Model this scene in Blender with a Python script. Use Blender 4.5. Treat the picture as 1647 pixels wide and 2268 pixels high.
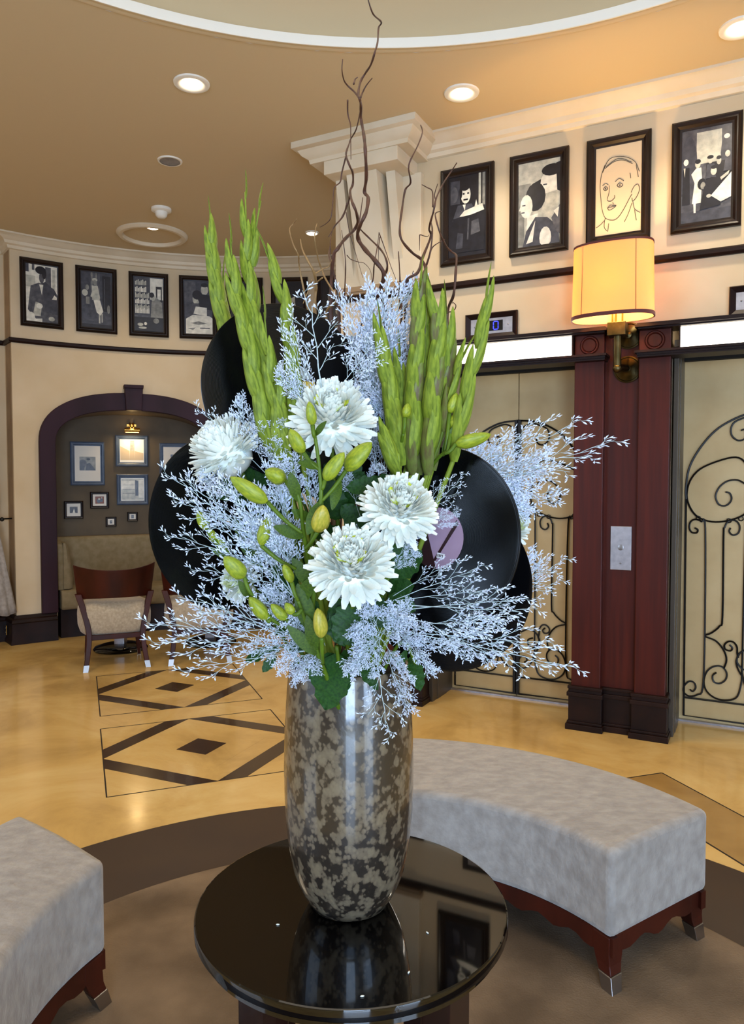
import bpy, math, random
from mathutils import Vector, Matrix
for _o in list(bpy.data.objects): bpy.data.objects.remove(_o)
random.seed(11)
SC = bpy.context.scene; COL = SC.collection
PI = math.pi; sin = math.sin; cos = math.cos; rad = math.radians

# ------------------------------------------------------------ camera (image plane 1647 x 2268, focal length 1650 px)
F = 1650.0; PITCH = math.atan(68/F); EYE = 1.5
cd = bpy.data.cameras.new('camera'); cam = bpy.data.objects.new('camera', cd); COL.objects.link(cam)
cam.location = (0, 0, EYE); cam.rotation_euler = (PI/2-PITCH, 0, 0)
cd.sensor_fit = 'VERTICAL'; cd.sensor_height = 24; cd.lens = F/2268*24; cd.clip_start = .02
SC.camera = cam
SC.view_settings.view_transform = 'Standard'; SC.view_settings.look = 'None'
SC.view_settings.gamma = 1; SC.view_settings.use_curve_mapping = False
SC.view_settings.exposure = -.16

def lin(c):
    if isinstance(c, str): c = [int(c[i:i+2], 16)/255 for i in (0, 2, 4)]
    return tuple(x/12.92 if x <= .04045 else ((x+.055)/1.055)**2.4 for x in c)

# ------------------------------------------------------------ world and lights
w = bpy.data.worlds.new('daylight'); SC.world = w; w.use_nodes = True
w.node_tree.nodes['Background'].inputs[0].default_value = (.62, .78, 1, 1)
w.node_tree.nodes['Background'].inputs[1].default_value = 1.5
def light(name, kind, loc, power, color, rot=(0, 0, 0), **kw):
    l = bpy.data.lights.new(name, kind); l.energy = power; l.color = color
    for k, v in kw.items(): setattr(l, k, v)
    o = bpy.data.objects.new(name, l); COL.objects.link(o); o.location = loc; o.rotation_euler = rot
    return o
WARM = (1, .80, .56); COOL = (.50, .70, 1)
# daylight entering through the glazed entrance behind the camera
light('entrance_daylight', 'AREA', (.40, -4.1, 1.40), 330, COOL, (PI/2, 0, 0), shape='RECTANGLE', size=1.5, size_y=2.5)
light('entrance_daylight', 'AREA', (3.9, -4.1, 1.40), 280, COOL, (PI/2, 0, rad(20)), shape='RECTANGLE', size=1.9, size_y=2.5)
light('side_window_daylight', 'AREA', (-4.7, -.6, 1.9), 120, COOL, (0, -PI/2, 0), shape='RECTANGLE', size=2.4, size_y=2.4)
# soft ambient fill added inside the dome; warm disk light under the ceiling
light('dome_ambient_fill', 'AREA', (.05, 1.0, 3.98), 42, (1, .90, .76), (0, 0, 0), shape='DISK', size=3.2)
light('rear_hall_light', 'AREA', (-2.6, 3.6, 3.66), 40, WARM, (0, 0, 0), shape='DISK', size=1.0)

# ------------------------------------------------------------ materials
MATS = {}
def _new(name):
    m = bpy.data.materials.new(name); m.use_nodes = True; MATS[name] = m
    nt = m.node_tree; return m, nt, nt.nodes['Principled BSDF']
def mat(name, col, rough=.5, metal=0, var=None, scale=8, bump=0, bscale=60, coat=0, emit=None, estr=0, trans=0, stretch=None, detail=3, spec=None, sheen=0):
    m, nt, b = _new(name); N = nt.nodes; L = nt.links
    c = lin(col); b.inputs['Base Color'].default_value = (*c, 1)
    b.inputs['Roughness'].default_value = rough; b.inputs['Metallic'].default_value = metal
    if coat: b.inputs['Coat Weight'].default_value = coat; b.inputs['Coat Roughness'].default_value = .05
    if spec is not None: b.inputs['Specular IOR Level'].default_value = spec
    if trans: b.inputs['Transmission Weight'].default_value = trans
    if sheen: b.inputs['Sheen Weight'].default_value = sheen
    if emit: b.inputs['Emission Color'].default_value = (*lin(emit), 1); b.inputs['Emission Strength'].default_value = estr
    if var or bump:
        tc = N.new('ShaderNodeTexCoord'); mp = N.new('ShaderNodeMapping'); L.new(tc.outputs['Object'], mp.inputs[0])
        if stretch: mp.inputs['Scale'].default_value = stretch
        if var:
            n = N.new('ShaderNodeTexNoise'); n.inputs['Scale'].default_value = scale; n.inputs['Detail'].default_value = detail
            L.new(mp.outputs[0], n.inputs['Vector'])
            r = N.new('ShaderNodeValToRGB'); r.color_ramp.elements[0].position = .33; r.color_ramp.elements[1].position = .68
            r.color_ramp.elements[0].color = (*lin(var), 1); r.color_ramp.elements[1].color = (*c, 1)
            L.new(n.outputs['Fac'], r.inputs[0]); L.new(r.outputs[0], b.inputs['Base Color'])
        if bump:
            n2 = N.new('ShaderNodeTexNoise'); n2.inputs['Scale'].default_value = bscale; n2.inputs['Detail'].default_value = 4
            L.new(mp.outputs[0], n2.inputs['Vector'])
            bp = N.new('ShaderNodeBump'); bp.inputs['Strength'].default_value = bump; bp.inputs['Distance'].default_value = .004
            L.new(n2.outputs['Fac'], bp.inputs['Height']); L.new(bp.outputs[0], b.inputs['Normal'])
    return m
mat('plaster', 'd0bb9a', .85, var='c6af8b', scale=2.5, bump=.15, bscale=40)
mat('plaster_trim', 'dacbb0', .7, var='d0be9f', scale=4)
mat('ceiling_paint', 'c8b28c', .9)
mat('ceiling_white', 'efe9da', .7)
mat('taupe_paint', 'a58a68', .85, var='94795a', scale=5)
mat('niche_paint', '5f5240', .8, var='544838', scale=5)
mat('dark_wood', '24100c', .42, var='170a08', scale=4, stretch=(1, 1, .15), spec=.2)
mat('arch_wood', '35202a', .5, var='28181e', scale=4, stretch=(1, 1, .15), spec=.15)
mat('base_wood', '26140e', .42, var='180c09', scale=6, spec=.18)
mat('mahogany', '4a1609', .4, var='3a1007', scale=5, stretch=(8, 8, .4), spec=.25, detail=5)
mat('chair_wood', '42160a', .45, var='2c0e06', scale=7, stretch=(1, 1, .3), spec=.25)
mat('chair_fabric', 'b4a48c', .95, var='9c8d76', scale=60, bump=.4, bscale=200, sheen=.3)
mat('banquette_fabric', '827358', .9, var='756749', scale=20, bump=.2, bscale=150)
mat('bench_fabric', '9c958d', .92, var='857d75', scale=22, stretch=(1, 1.6, 1), bump=1.0, bscale=38, sheen=.35, detail=8)
mat('steel', '9a9694', .32, 1); mat('brushed_steel', 'b7b4b8', .4, 1, var='a5a2a6', scale=30)
mat('gold_metal', 'c99b4c', .25, 1); mat('bronze', '5e5236', .38, 1, var='40381f', scale=14)
mat('black_lacquer', '040303', .03, spec=.6)
mat('table_wood', '1c0906', .25, coat=.4)
mat('black_iron', '12100e', .45, .4)
mat('door_metal', 'c4a978', .45, .12, var='b89c6a', scale=5, bump=.05)
mat('jamb_metal', '4c443a', .4, .5); mat('black_gap', '050404', .8)
mat('lamp_tube', 'fff8ea', .4, emit='fff3dc', estr=5.0)
mat('downlight_glow', 'fff8ea', .4, emit='fff0d8', estr=30.0)
mat('white_plastic', 'e8e2d4', .5)
mat('display_blue', '0a0a40', .4, emit='2a30ff', estr=6.0); mat('display_black', '050509', .15)
mat('curtain_cloth', 'a29a92', .9, var='8a827a', scale=30)
mat('stone_dark', '3f2d1c', .22, var='33241a', scale=9, coat=.25)
mat('stone_brown', '3a291c', .5, var='33231a', scale=3)
mat('stone_tan', 'a8864e', .2, var='957441', scale=4, coat=.2)
mat('rug_wool', '84705a', .97, var='564634', scale=3.2, bump=.5, bscale=160, detail=5)
mat('seam', '1d1309', .7)
mat('frame_wood', '1d0d09', .34, var='120806', scale=8, spec=.35)
mat('frame_blue', '47566c', .4, var='3a485e', scale=12); mat('mount_card', 'd8d2c6', .6); mat('mount_bright', 'f0e9d6', .35)
for i, (c, v) in enumerate([('0d0d14', '1a1a24'), ('2b2c36', '45464e'), ('5a5a5e', '36363e'), ('8d8b82', '66655f'), ('c2beac', '98968a'), ('e6e0cf', 'c4c0b0')]): mat('print_tone_%d' % i, c, .35, var=v, scale=26, detail=6)
mat('print_cream', 'cdb795', .5); mat('print_ink', '33291d', .6); mat('print_warm', '7c4a3a', .5)
mat('willow_bark', '5a3420', .6, var='3b2116', scale=60); mat('willow_pale', '9a7748', .6, var='7c5c34', scale=60)
mat('lily_stem', '587014', .5, var='465e12', scale=30, spec=.3); mat('lily_bud', '9ba422', .5, var='74861a', scale=22, stretch=(1, 1, .3))
mat('lily_bud_orange', 'b9a63c', .42, var='93901f', scale=25, stretch=(1, 1, .3))
mat('gladiolus_green', '8a9a30', .5, var='5c6e1e', scale=26, stretch=(1, 1, .2), spec=.25); mat('gladiolus_olive', '6d7c30', .5, var='5a4c2c', scale=22, stretch=(1, 1, .25))
mat('leaf_green', '2a5018', .5, var='193815', scale=24, spec=.2); mat('leaf_lily', '485e10', .5, var='2e460c', scale=24, spec=.2)
mat('petal_white', 'eff0e6', .6, var='e6eadf', scale=40); mat('petal_cream', 'e6ebc8', .6, var='d9e0a0', scale=40); mat('petal_yellow', 'c6cf3c', .6)
mat('statice_floret', 'e4eaf5', .75, var='c4cfe6', scale=60); mat('statice_stem', 'c8d4dc', .7, var='9aaea8', scale=60)
mat('label_lilac', 'a58aa0', .5, var='9a7e95', scale=20); mat('label_dark', '2c1216', .5); mat('label_grey', '9aa09c', .5); mat('label_yellow', 'd9b21c', .5); mat('label_red', '8c3a28', .5); mat('label_white', 'e5e3e6', .5)
def tri(m): return m
# floor: honed cream marble
def floor_mat():
    m, nt, b = _new('marble'); N = nt.nodes; L = nt.links
    tc = N.new('ShaderNodeTexCoord'); n = N.new('ShaderNodeTexNoise'); n.inputs['Scale'].default_value = 1.7; n.inputs['Detail'].default_value = 8; n.inputs['Roughness'].default_value = .62; n.inputs['Distortion'].default_value = .6
    L.new(tc.outputs['Object'], n.inputs['Vector'])
    r = N.new('ShaderNodeValToRGB'); e = r.color_ramp.elements
    e[0].position = .3; e[0].color = (*lin('b08f56'), 1); e[1].position = .7; e[1].color = (*lin('dcbf82'), 1)
    x = e.new(.5); x.color = (*lin('cfac6a'), 1)
    L.new(n.outputs['Fac'], r.inputs[0]); L.new(r.outputs[0], b.inputs['Base Color'])
    b.inputs['Roughness'].default_value = .16; b.inputs['Coat Weight'].default_value = .15; b.inputs['Coat Roughness'].default_value = .08
floor_mat()
def vase_mat():
    m, nt, b = _new('vase_glaze'); N = nt.nodes; L = nt.links
    tc = N.new('ShaderNodeTexCoord')
    def mapped(s):
        mp = N.new('ShaderNodeMapping'); mp.inputs['Scale'].default_value = s; L.new(tc.outputs['Object'], mp.inputs[0]); return mp
    mp = mapped((1, 1, .8))
    nz = N.new('ShaderNodeTexNoise'); nz.inputs['Scale'].default_value = 48; nz.inputs['Detail'].default_value = 4; L.new(mp.outputs[0], nz.inputs['Vector'])
    v = N.new('ShaderNodeTexVoronoi'); v.inputs['Scale'].default_value = 125; L.new(mp.outputs[0], v.inputs['Vector'])
    v2 = N.new('ShaderNodeTexVoronoi'); v2.inputs['Scale'].default_value = 62; L.new(mp.outputs[0], v2.inputs['Vector'])
    # bubbles: small cells switched on where the noise is high
    mn = N.new('ShaderNodeMath'); mn.operation = 'MINIMUM'; L.new(v.outputs['Distance'], mn.inputs[0])
    m2 = N.new('ShaderNodeMath'); m2.operation = 'MULTIPLY'; m2.inputs[1].default_value = 1.1; L.new(v2.outputs['Distance'], m2.inputs[0]); L.new(m2.outputs[0], mn.inputs[1])
    sub = N.new('ShaderNodeMath'); sub.operation = 'SUBTRACT'; L.new(nz.outputs['Fac'], sub.inputs[0])
    ml = N.new('ShaderNodeMath'); ml.operation = 'MULTIPLY'; ml.inputs[1].default_value = .34; L.new(mn.outputs[0], ml.inputs[0]); L.new(ml.outputs[0], sub.inputs[1])
    r = N.new('ShaderNodeValToRGB'); e = r.color_ramp.elements
    e[0].position = .30; e[0].color = (*lin('221d18'), 1); e[1].position = .385; e[1].color = (*lin('5c5141'), 1)
    x = e.new(.335); x.color = (*lin('352d24'), 1); x = e.new(.55); x.color = (*lin('6c604c'), 1)
    L.new(sub.outputs[0], r.inputs[0]); L.new(r.outputs[0], b.inputs['Base Color'])
    bp = N.new('ShaderNodeBump'); bp.inputs['Strength'].default_value = .25; bp.inputs['Distance'].default_value = .003; L.new(sub.outputs[0], bp.inputs['Height']); L.new(bp.outputs[0], b.inputs['Normal'])
    b.inputs['Roughness'].default_value = .34; b.inputs['Coat Weight'].default_value = .9; b.inputs['Coat Roughness'].default_value = .07
vase_mat()
def vinyl_mat():
    m, nt, b = _new('vinyl'); N = nt.nodes; L = nt.links
    b.inputs['Base Color'].default_value = (.002, .002, .0025, 1); b.inputs['Roughness'].default_value = .16; b.inputs['Specular IOR Level'].default_value = .35
    b.inputs['Anisotropic'].default_value = .85
    tg = N.new('ShaderNodeTangent'); tg.direction_type = 'RADIAL'; tg.axis = 'Z'; L.new(tg.outputs[0], b.inputs['Tangent'])
    tc = N.new('ShaderNodeTexCoord'); wv = N.new('ShaderNodeTexWave'); wv.wave_type = 'RINGS'; wv.rings_direction = 'Z'; wv.inputs['Scale'].default_value = 160
    L.new(tc.outputs['Object'], wv.inputs['Vector']); bp = N.new('ShaderNodeBump'); bp.inputs['Strength'].default_value = .12; bp.inputs['Distance'].default_value = .0005
    L.new(wv.outputs['Fac'], bp.inputs['Height']); L.new(bp.outputs[0], b.inputs['Normal'])
vinyl_mat()
def shade_mat():
    m, nt, b = _new('lamp_shade_fabric'); N = nt.nodes; L = nt.links
    b.inputs['Base Color'].default_value = (*lin('f4d8a0'), 1); b.inputs['Roughness'].default_value = .9
    tr = N.new('ShaderNodeBsdfTranslucent'); tr.inputs[0].default_value = (*lin('ffcf7c'), 1)
    mx = N.new('ShaderNodeMixShader'); mx.inputs[0].default_value = .6
    L.new(b.outputs[0], mx.inputs[1]); L.new(tr.outputs[0], mx.inputs[2]); L.new(mx.outputs[0], N['Material Output'].inputs[0])
shade_mat()
def glass_mat():
    m, nt, b = _new('window_glass'); b.inputs['Transmission Weight'].default_value = 1; b.inputs['Roughness'].default_value = 0; b.inputs['IOR'].default_value = 1.02
glass_mat()

# ------------------------------------------------------------ mesh helpers
class G:
    def __init__(s): s.v = []; s.f = []; s.m = []
    def add(s, vs, fs, m=0):
        o = len(s.v); s.v += [tuple(v) for v in vs]; s.f += [tuple(i+o for i in f) for f in fs]; s.m += [m]*len(fs); return s
    def box(s, x0, x1, y0, y1, z0, z1, m=0):
        return s.add([(x, y, z) for z in (z0, z1) for y in (y0, y1) for x in (x0, x1)], [(0, 2, 3, 1), (4, 5, 7, 6), (0, 1, 5, 4), (1, 3, 7, 5), (3, 2, 6, 7), (2, 0, 4, 6)], m)
    def tube(s, pts, r, n=6, m=0, cap=True):
        pts = [Vector(p) for p in pts]; k = len(pts)
        if not hasattr(r, '__len__'): r = [r]*k
        vs = []; ref = None
        for i, p in enumerate(pts):
            t = (pts[min(i+1, k-1)]-pts[max(i-1, 0)])
            t = t.normalized() if t.length > 1e-9 else Vector((0, 0, 1))
            if ref is None: ref = t.orthogonal().normalized()
            ref = (ref-t*ref.dot(t)); ref = ref.normalized() if ref.length > 1e-6 else t.orthogonal().normalized()
            b = t.cross(ref)
            for j in range(n):
                a = 2*PI*j/n; vs.append(p+(ref*cos(a)+b*sin(a))*r[i])
        fs = [(i*n+j, i*n+(j+1) % n, (i+1)*n+(j+1) % n, (i+1)*n+j) for i in range(k-1) for j in range(n)]
        if cap: fs += [tuple(range(n-1, -1, -1)), tuple((k-1)*n+j for j in range(n))]
        return s.add(vs, fs, m)
    def lathe(s, prof, n=48, c=(0, 0), m=0, sx=1, sy=1, a0=0, a1=2*PI, closed=True):
        full = abs(a1-a0-2*PI) < 1e-6; cols = n if full else n+1; k = len(prof)
        vs = [(c[0]+r*cos(a0+(a1-a0)*j/n)*sx, c[1]+r*sin(a0+(a1-a0)*j/n)*sy, z) for j in range(cols) for r, z in prof]
        fs = [(j*k+i, ((j+1) % cols)*k+i, ((j+1) % cols)*k+i+1, j*k+i+1) for j in range(n) for i in range(k-1)]
        return s.add(vs, fs, m)
    def prism(s, poly, z0, z1, m=0):                     # polygon in xy, extruded in z
        n = len(poly); return s.add([(x, y, z0) for x, y in poly]+[(x, y, z1) for x, y in poly], [tuple(range(n-1, -1, -1)), tuple(range(n, 2*n))]+[(i, (i+1) % n, n+(i+1) % n, n+i) for i in range(n)], m)
    def prismy(s, poly, y0, y1, m=0):                    # polygon in xz, extruded in y
        n = len(poly); return s.add([(x, y0, z) for x, z in poly]+[(x, y1, z) for x, z in poly], [tuple(range(n)), tuple(range(2*n-1, n-1, -1))]+[(i, n+i, n+(i+1) % n, (i+1) % n) for i in range(n)], m)
    def sweep(s, rings, m=0, closed=False, caps=True):   # list of equally long vertex rings
        n = len(rings[0]); k = len(rings); vs = [p for r in rings for p in r]
        fs = [(i*n+j, i*n+(j+1) % n, ((i+1) % k)*n+(j+1) % n, ((i+1) % k)*n+j) for i in range(k if closed else k-1) for j in range(n)]
        if caps and not closed: fs += [tuple(range(n-1, -1, -1)), tuple((k-1)*n+j for j in range(n))]
        return s.add(vs, fs, m)
    def ball(s, c, rx, ry=None, rz=None, n=10, k=6, m=0):
        ry = ry or rx; rz = rz or rx
        vs = [(c[0]+rx*sin(PI*i/k)*cos(2*PI*j/n), c[1]+ry*sin(PI*i/k)*sin(2*PI*j/n), c[2]-rz*cos(PI*i/k)) for i in range(k+1) for j in range(n)]
        return s.add(vs, [(i*n+j, i*n+(j+1) % n, (i+1)*n+(j+1) % n, (i+1)*n+j) for i in range(k) for j in range(n)], m)
    def data(s, name, mats, smooth=False):
        me = bpy.data.meshes.new(name); me.from_pydata(s.v, [], s.f)
        for x in (mats if isinstance(mats, (list, tuple)) else [mats]): me.materials.append(MATS[x])
        me.polygons.foreach_set('material_index', s.m)
        if smooth: me.polygons.foreach_set('use_smooth', [True]*len(s.f))
        me.update(); return me
    def build(s, name, mats, parent=None, smooth=False, bevel=0, seg=2, loc=None, rz=0, angle=None):
        me = s.data(name, mats, smooth); o = bpy.data.objects.new(name, me); COL.objects.link(o)
        if angle is not None:
            me.polygons.foreach_set('use_smooth', [True]*len(s.f)); me.set_sharp_from_angle(angle=rad(angle))
        if parent: o.parent = parent
        if loc is not None: o.location = loc
        if rz: o.rotation_euler.z = rz
        if bevel:
            b = o.modifiers.new('bevel', 'BEVEL'); b.width = bevel; b.segments = seg; b.limit_method = 'ANGLE'; b.angle_limit = rad(35)
        return o
def tag(o, label=None, cat=None, group=None, kind=None):
    if label: o['label'] = label
    if cat: o['category'] = cat
    if group: o['group'] = group
    if kind: o['kind'] = kind
    return o
def thing(name, label, cat, loc=(0, 0, 0), rz=0, group=None):
    o = bpy.data.objects.new(name, None); COL.objects.link(o); o.location = loc; o.rotation_euler.z = rz; o.empty_display_size = .1
    return tag(o, label, cat, group)
def inst(name, me, parent, loc, rot=None, scale=None, mw=None):
    o = bpy.data.objects.new(name, me); COL.objects.link(o); o.parent = parent
    if mw is not None: o.matrix_local = mw
    else:
        o.location = loc
        if rot: o.rotation_euler = rot
        if scale: o.scale = scale if hasattr(scale, '__len__') else (scale,)*3
    return o
def struct(o): o['kind'] = 'structure'; return o
def aim(d, roll=0):                                      # rotation that takes +Z to d
    return (Vector(d).to_track_quat('Z', 'Y').to_matrix() @ Matrix.Rotation(roll, 3, 'Z')).to_4x4()
def catmull(pts, n=5):
    P = [Vector(p) for p in pts]; out = []
    for i in range(len(P)-1):
        a, b, c, d = P[max(i-1, 0)], P[i], P[i+1], P[min(i+2, len(P)-1)]
        for k in range(n):
            t = k/n; out.append(.5*((2*b)+(c-a)*t+(2*a-5*b+4*c-d)*t*t+(3*b-a-3*c+d)*t**3))
    return out+[P[-1]]
def at(px, py, D):                                       # point seen at pixel (px, py) at distance D from the camera plane
    x = (px-823.5)/F; yc = -(py-1134)/F; ry = cos(PITCH)+yc*sin(PITCH); rz = -sin(PITCH)+yc*cos(PITCH); t = D/ry
    return Vector((x*t, D, EYE+rz*t))

# frame of the lift wall: u runs along it, n out of it into the hall
WA = rad(27.33); WU = Vector((cos(WA), -sin(WA), 0)); WN = Vector((-sin(WA), -cos(WA), 0)); WO = Vector((0, 5.639, 0))
def W(u, n, z=0): return WO+WU*u+WN*n+Vector((0, 0, z))
# curved rear wall: circle about RC
RC = Vector((-1.1, 4.14, 0)); RR = 3.46
def A(th, z=0, dr=0): return RC+Vector((cos(rad(th)), sin(rad(th)), 0))*(RR+dr)+Vector((0, 0, z))
CEIL = 3.72

# ============================================================ the setting
g = G(); g.box(-6.5, 7.5, -5.2, 9, -.12, 0); floor = struct(g.build('floor', 'marble'))
# ceiling with round opening for the dome
DC = (.055, 1.36); DR = 2.527
g = G(); n = 96; outer = []
ring = [(DC[0]+(DR+.075)*cos(2*PI*i/n), DC[1]+(DR+.075)*sin(2*PI*i/n)) for i in range(n)]
for i in range(n):
    a = 2*PI*i/n; dx, dy = cos(a), sin(a)
    tx = ((7.5-DC[0])/dx if dx > 0 else (-6.5-DC[0])/dx) if abs(dx) > 1e-6 else 1e9
    ty = ((9-DC[1])/dy if dy > 0 else (-5.2-DC[1])/dy) if abs(dy) > 1e-6 else 1e9
    t = min(tx, ty); outer.append((DC[0]+dx*t, DC[1]+dy*t))
g.add([(x, y, CEIL) for x, y in ring]+[(x, y, CEIL) for x, y in outer]+[(x, y, CEIL+.1) for x, y in outer], [(i, (i+1) % n, n+(i+1) % n, n+i) for i in range(n)]+[(n+i, n+(i+1) % n, 2*n+(i+1) % n, 2*n+i) for i in range(n)])
ceiling = struct(g.build('ceiling', 'ceiling_paint'))
g = G(); g.lathe([(DR+.075, CEIL), (DR+.06, CEIL-.006), (DR+.03, CEIL+.004), (DR+.02, CEIL+.02)], 128, DC)
g.build('dome_lip', 'ceiling_paint', ceiling, smooth=True)
g = G(); g.lathe([(DR+.02, CEIL+.02), (DR+.02, CEIL-.008), (DR+.006, CEIL-.012), (DR, CEIL-.004), (DR, CEIL+.035), (DR+.02, CEIL+.04), (DR+.06, CEIL+.04)], 128, DC)
g.build('dome_moulding', 'ceiling_white', ceiling, angle=40)
g = G(); g.lathe([(DR+.06, CEIL+.04), (DR+.02, CEIL+.12), (DR-.12, CEIL+.22), (DR-.4, CEIL+.30), (DR-.9, CEIL+.345), (.01, CEIL+.36)], 128, DC)
g.build('dome', 'ceiling_paint', ceiling, smooth=True)

# ---- curved rear wall with the arched niche
TC = 111.12; HS = .72; HO = .865; SPR = 1.86; TOPI = 2.19; TOPO = 2.36
def arch_z(s, half, top):
    k = min(1, abs(s)/half); return SPR+(top-SPR)*(1-k**2.35)**(1/2.35)
def S(s, z, dr=0): return A(TC-math.degrees(s/RR), z, dr)           # s metres to the right of the niche centre
def arch_path(half, top, z0, n=40):
    p = [(-half, z0)]
    for i in range(n+1):
        a = PI-PI*i/n; c, sn = cos(a), sin(a)
        x = half*math.copysign(abs(c)**(2/2.35), c); p.append((x, SPR+(top-SPR)*abs(sn)**(2/2.35)))
    return p+[(half, z0)]
g = G(); SL = -(129-TC)*PI/180*RR; SRR = (TC-62)*PI/180*RR
inner = arch_path(HS, TOPI, 0)
pts = [(SL+(-HS-SL)*i/5) for i in range(6)]
for a, b in zip(pts, pts[1:]): g.add([S(a, 0), S(b, 0), S(b, CEIL), S(a, CEIL)], [(0, 1, 2, 3)])
for (a, za), (b, zb) in zip(inner[1:-1], inner[2:-1]):
    if b-a > 1e-7: g.add([S(a, za), S(b, zb), S(b, CEIL), S(a, CEIL)], [(0, 1, 2, 3)])
pts = [(HS+(SRR-HS)*i/30) for i in range(31)]
for a, b in zip(pts, pts[1:]): g.add([S(a, 0), S(b, 0), S(b, CEIL), S(a, CEIL)], [(0, 1, 2, 3)])
wall_back = struct(g.build('wall_back', 'plaster', angle=30))
g = G()
for (a, za), (b, zb) in zip(inner, inner[1:]): g.add([S(a, za), S(b, zb), S(b, zb, .52), S(a, za, .52)], [(3, 2, 1, 0)])
g.build('niche_reveal', 'niche_paint', wall_back)
g = G(); pts = [-.95+1.9*i/24 for i in range(25)]
for a, b in zip(pts, pts[1:]): g.add([S(a, 0, .5), S(b, 0, .5), S(b, 2.4, .5), S(a, 2.4, .5)], [(0, 1, 2, 3)])
g.build('niche_back', 'niche_paint', wall_back)
# arch surround
oi = arch_path(HS, TOPI, .26); oo = arch_path(HO, TOPO, .26); g = G()
g.sweep([[S(a[0], a[1], .03), S(a[0], a[1], -.045), S(b[0], b[1], -.045), S(b[0], b[1], .01)] for a, b in zip(oi, oo)])
arch = g.build('trim_1', 'arch_wood', angle=40, bevel=.006); struct(arch)
g = G()
g.sweep([[S(-.088, 2.42, dr) if 0 else S(x, z, dr) for x, z in ((-.088, 2.42), (.088, 2.42), (.075, 2.19), (-.075, 2.19))] for dr in (-.10, .01)])
g.sweep([[S(x, z, dr) for x, z in ((-.095, 2.435), (.095, 2.435), (.092, 2.40), (-.092, 2.40))] for dr in (-.115, .01)])
g.build('keystone', 'arch_wood', arch, bevel=.006)
# crown, picture rail, plinths along the curved wall
def crown_prof(): return [(0, 3.60), (.02, 3.605), (.028, 3.63), (.05, 3.64), (.06, 3.665), (.10, 3.685), (.115, 3.70), (.14, 3.705), (.14, CEIL), (0, CEIL)]
def rail_prof(z): return [(0, z-.022), (.018, z-.022), (.03, z-.008), (.03, z+.012), (.02, z+.022), (0, z+.022)]
def arc_sweep(prof, t0, t1, n, name, m, parent=None, smooth=35):
    g = G(); g.sweep([[A(t0+(t1-t0)*i/n, z, -d) for d, z in prof] for i in range(n+1)]); return g.build(name, m, parent, angle=smooth)
# pier corner: wall turns away at 129 degrees
PC = A(129); PD = Vector((cos(rad(129)), sin(rad(129)), 0)); PT = Vector((-sin(rad(129)), cos(rad(129)), 0))   # PT points left
P1 = PC+PD*.24
P2 = P1+PT*2.6
def corner_sweep(prof, name, m):
    nl = -PD; rings = []
    rings.append([A(129, z, -d)+PT*d for d, z in prof])
    return rings
def run(prof, name, m, tend, t1=129, far=True):
    g = G(); R = [[A(tend+(t1-tend)*i/36, z, -d) for d, z in prof] for i in range(36)]
    R.append([PC-PD*d+PT*d+Vector((0, 0, z)) for d, z in prof])
    R.append([P1-PD*d+PT*d+Vector((0, 0, z)) for d, z in prof])
    if far: R.append([P2-PD*d+Vector((0, 0, z)) for d, z in prof])
    g.sweep(R); return struct(g.build(name, m, angle=35))
run(crown_prof(), 'trim_2', 'plaster_trim', 63)
run(rail_prof(2.785), 'trim_3', 'dark_wood', 63)
plinth = [(0, 0), (.065, 0), (.065, .02), (.055, .045), (.05, .19), (.058, .20), (.05, .225), (.03, .235), (.02, .262), (0, .262)]
run(plinth, 'baseboard_left', 'base_wood', 123.2)
arc_sweep(plinth, 99.0, 63, 24, 'baseboard_back', 'base_wood')['kind'] = 'structure'
g = G(); g.add([PC, P1, P1+Vector((0, 0, CEIL)), PC+Vector((0, 0, CEIL))], [(3, 2, 1, 0)]); g.add([P1, P2, P2+Vector((0, 0, CEIL)), P1+Vector((0, 0, CEIL))], [(3, 2, 1, 0)])
struct(g.build('wall_left', ['plaster']))
g = G(); g.add([PC+PD*.035+PT*.002, PC+PD*.2+PT*.002, PC+PD*.2+PT*.002+Vector((0, 0, 3.6)), PC+PD*.035+PT*.002+Vector((0, 0, 3.6))], [(3, 2, 1, 0)]); g.build('painted_strip', 'taupe_paint', bpy.data.objects['wall_left'])

# ---- lift wall (local x = u, local y = -n)
def wobj(g, name, m, **k):
    o = g.build(name, m, **k)
    if not k.get('parent'): o.location = WO; o.rotation_euler.z = -WA
    return o
def wroot(name, label, cat, u, n, z, group=None): return thing(name, label, cat, W(u, n, z), -WA, group)
g = G()
g.box(-.03, 7.2, -.42, .5, 2.40, CEIL); g.box(-.03, .60, -.40, .5, 0, 2.4); g.box(1.62, 2.14, -.38, .5, 0, 2.4); g.box(3.16, 7.2, -.42, .5, 0, 2.4)
g.box(.60, 1.62, .06, .5, 0, 2.4); g.box(2.14, 3.16, .06, .5, 0, 2.4)
wall_right = struct(wobj(g, 'wall_right', 'plaster'))
def lsweep(prof, u0, u1, name, m, base=.42, wrap0=False, parent=None):
    g = G(); R = []
    if wrap0:
        R.append([(u0-d, .2, z) for d, z in prof]); R.append([(u0-d, -base-d, z) for d, z in prof])
    else: R.append([(u0, -base-d, z) for d, z in prof])
    R.append([(u1, -base-d, z) for d, z in prof]); g.sweep(R)
    return wobj(g, name, m, angle=35, parent=parent)
struct(lsweep(crown_prof(), .62, 7.2, 'trim_4', 'plaster_trim'))
struct(lsweep(rail_prof(2.765), -.03, 7.2, 'trim_5', 'dark_wood', wrap0=True))
struct(lsweep([(0, 0), (.05, 0), (.05, .2), (.03, .25), (0, .25)], 3.7, 7.2, 'baseboard_right', 'base_wood'))
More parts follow.
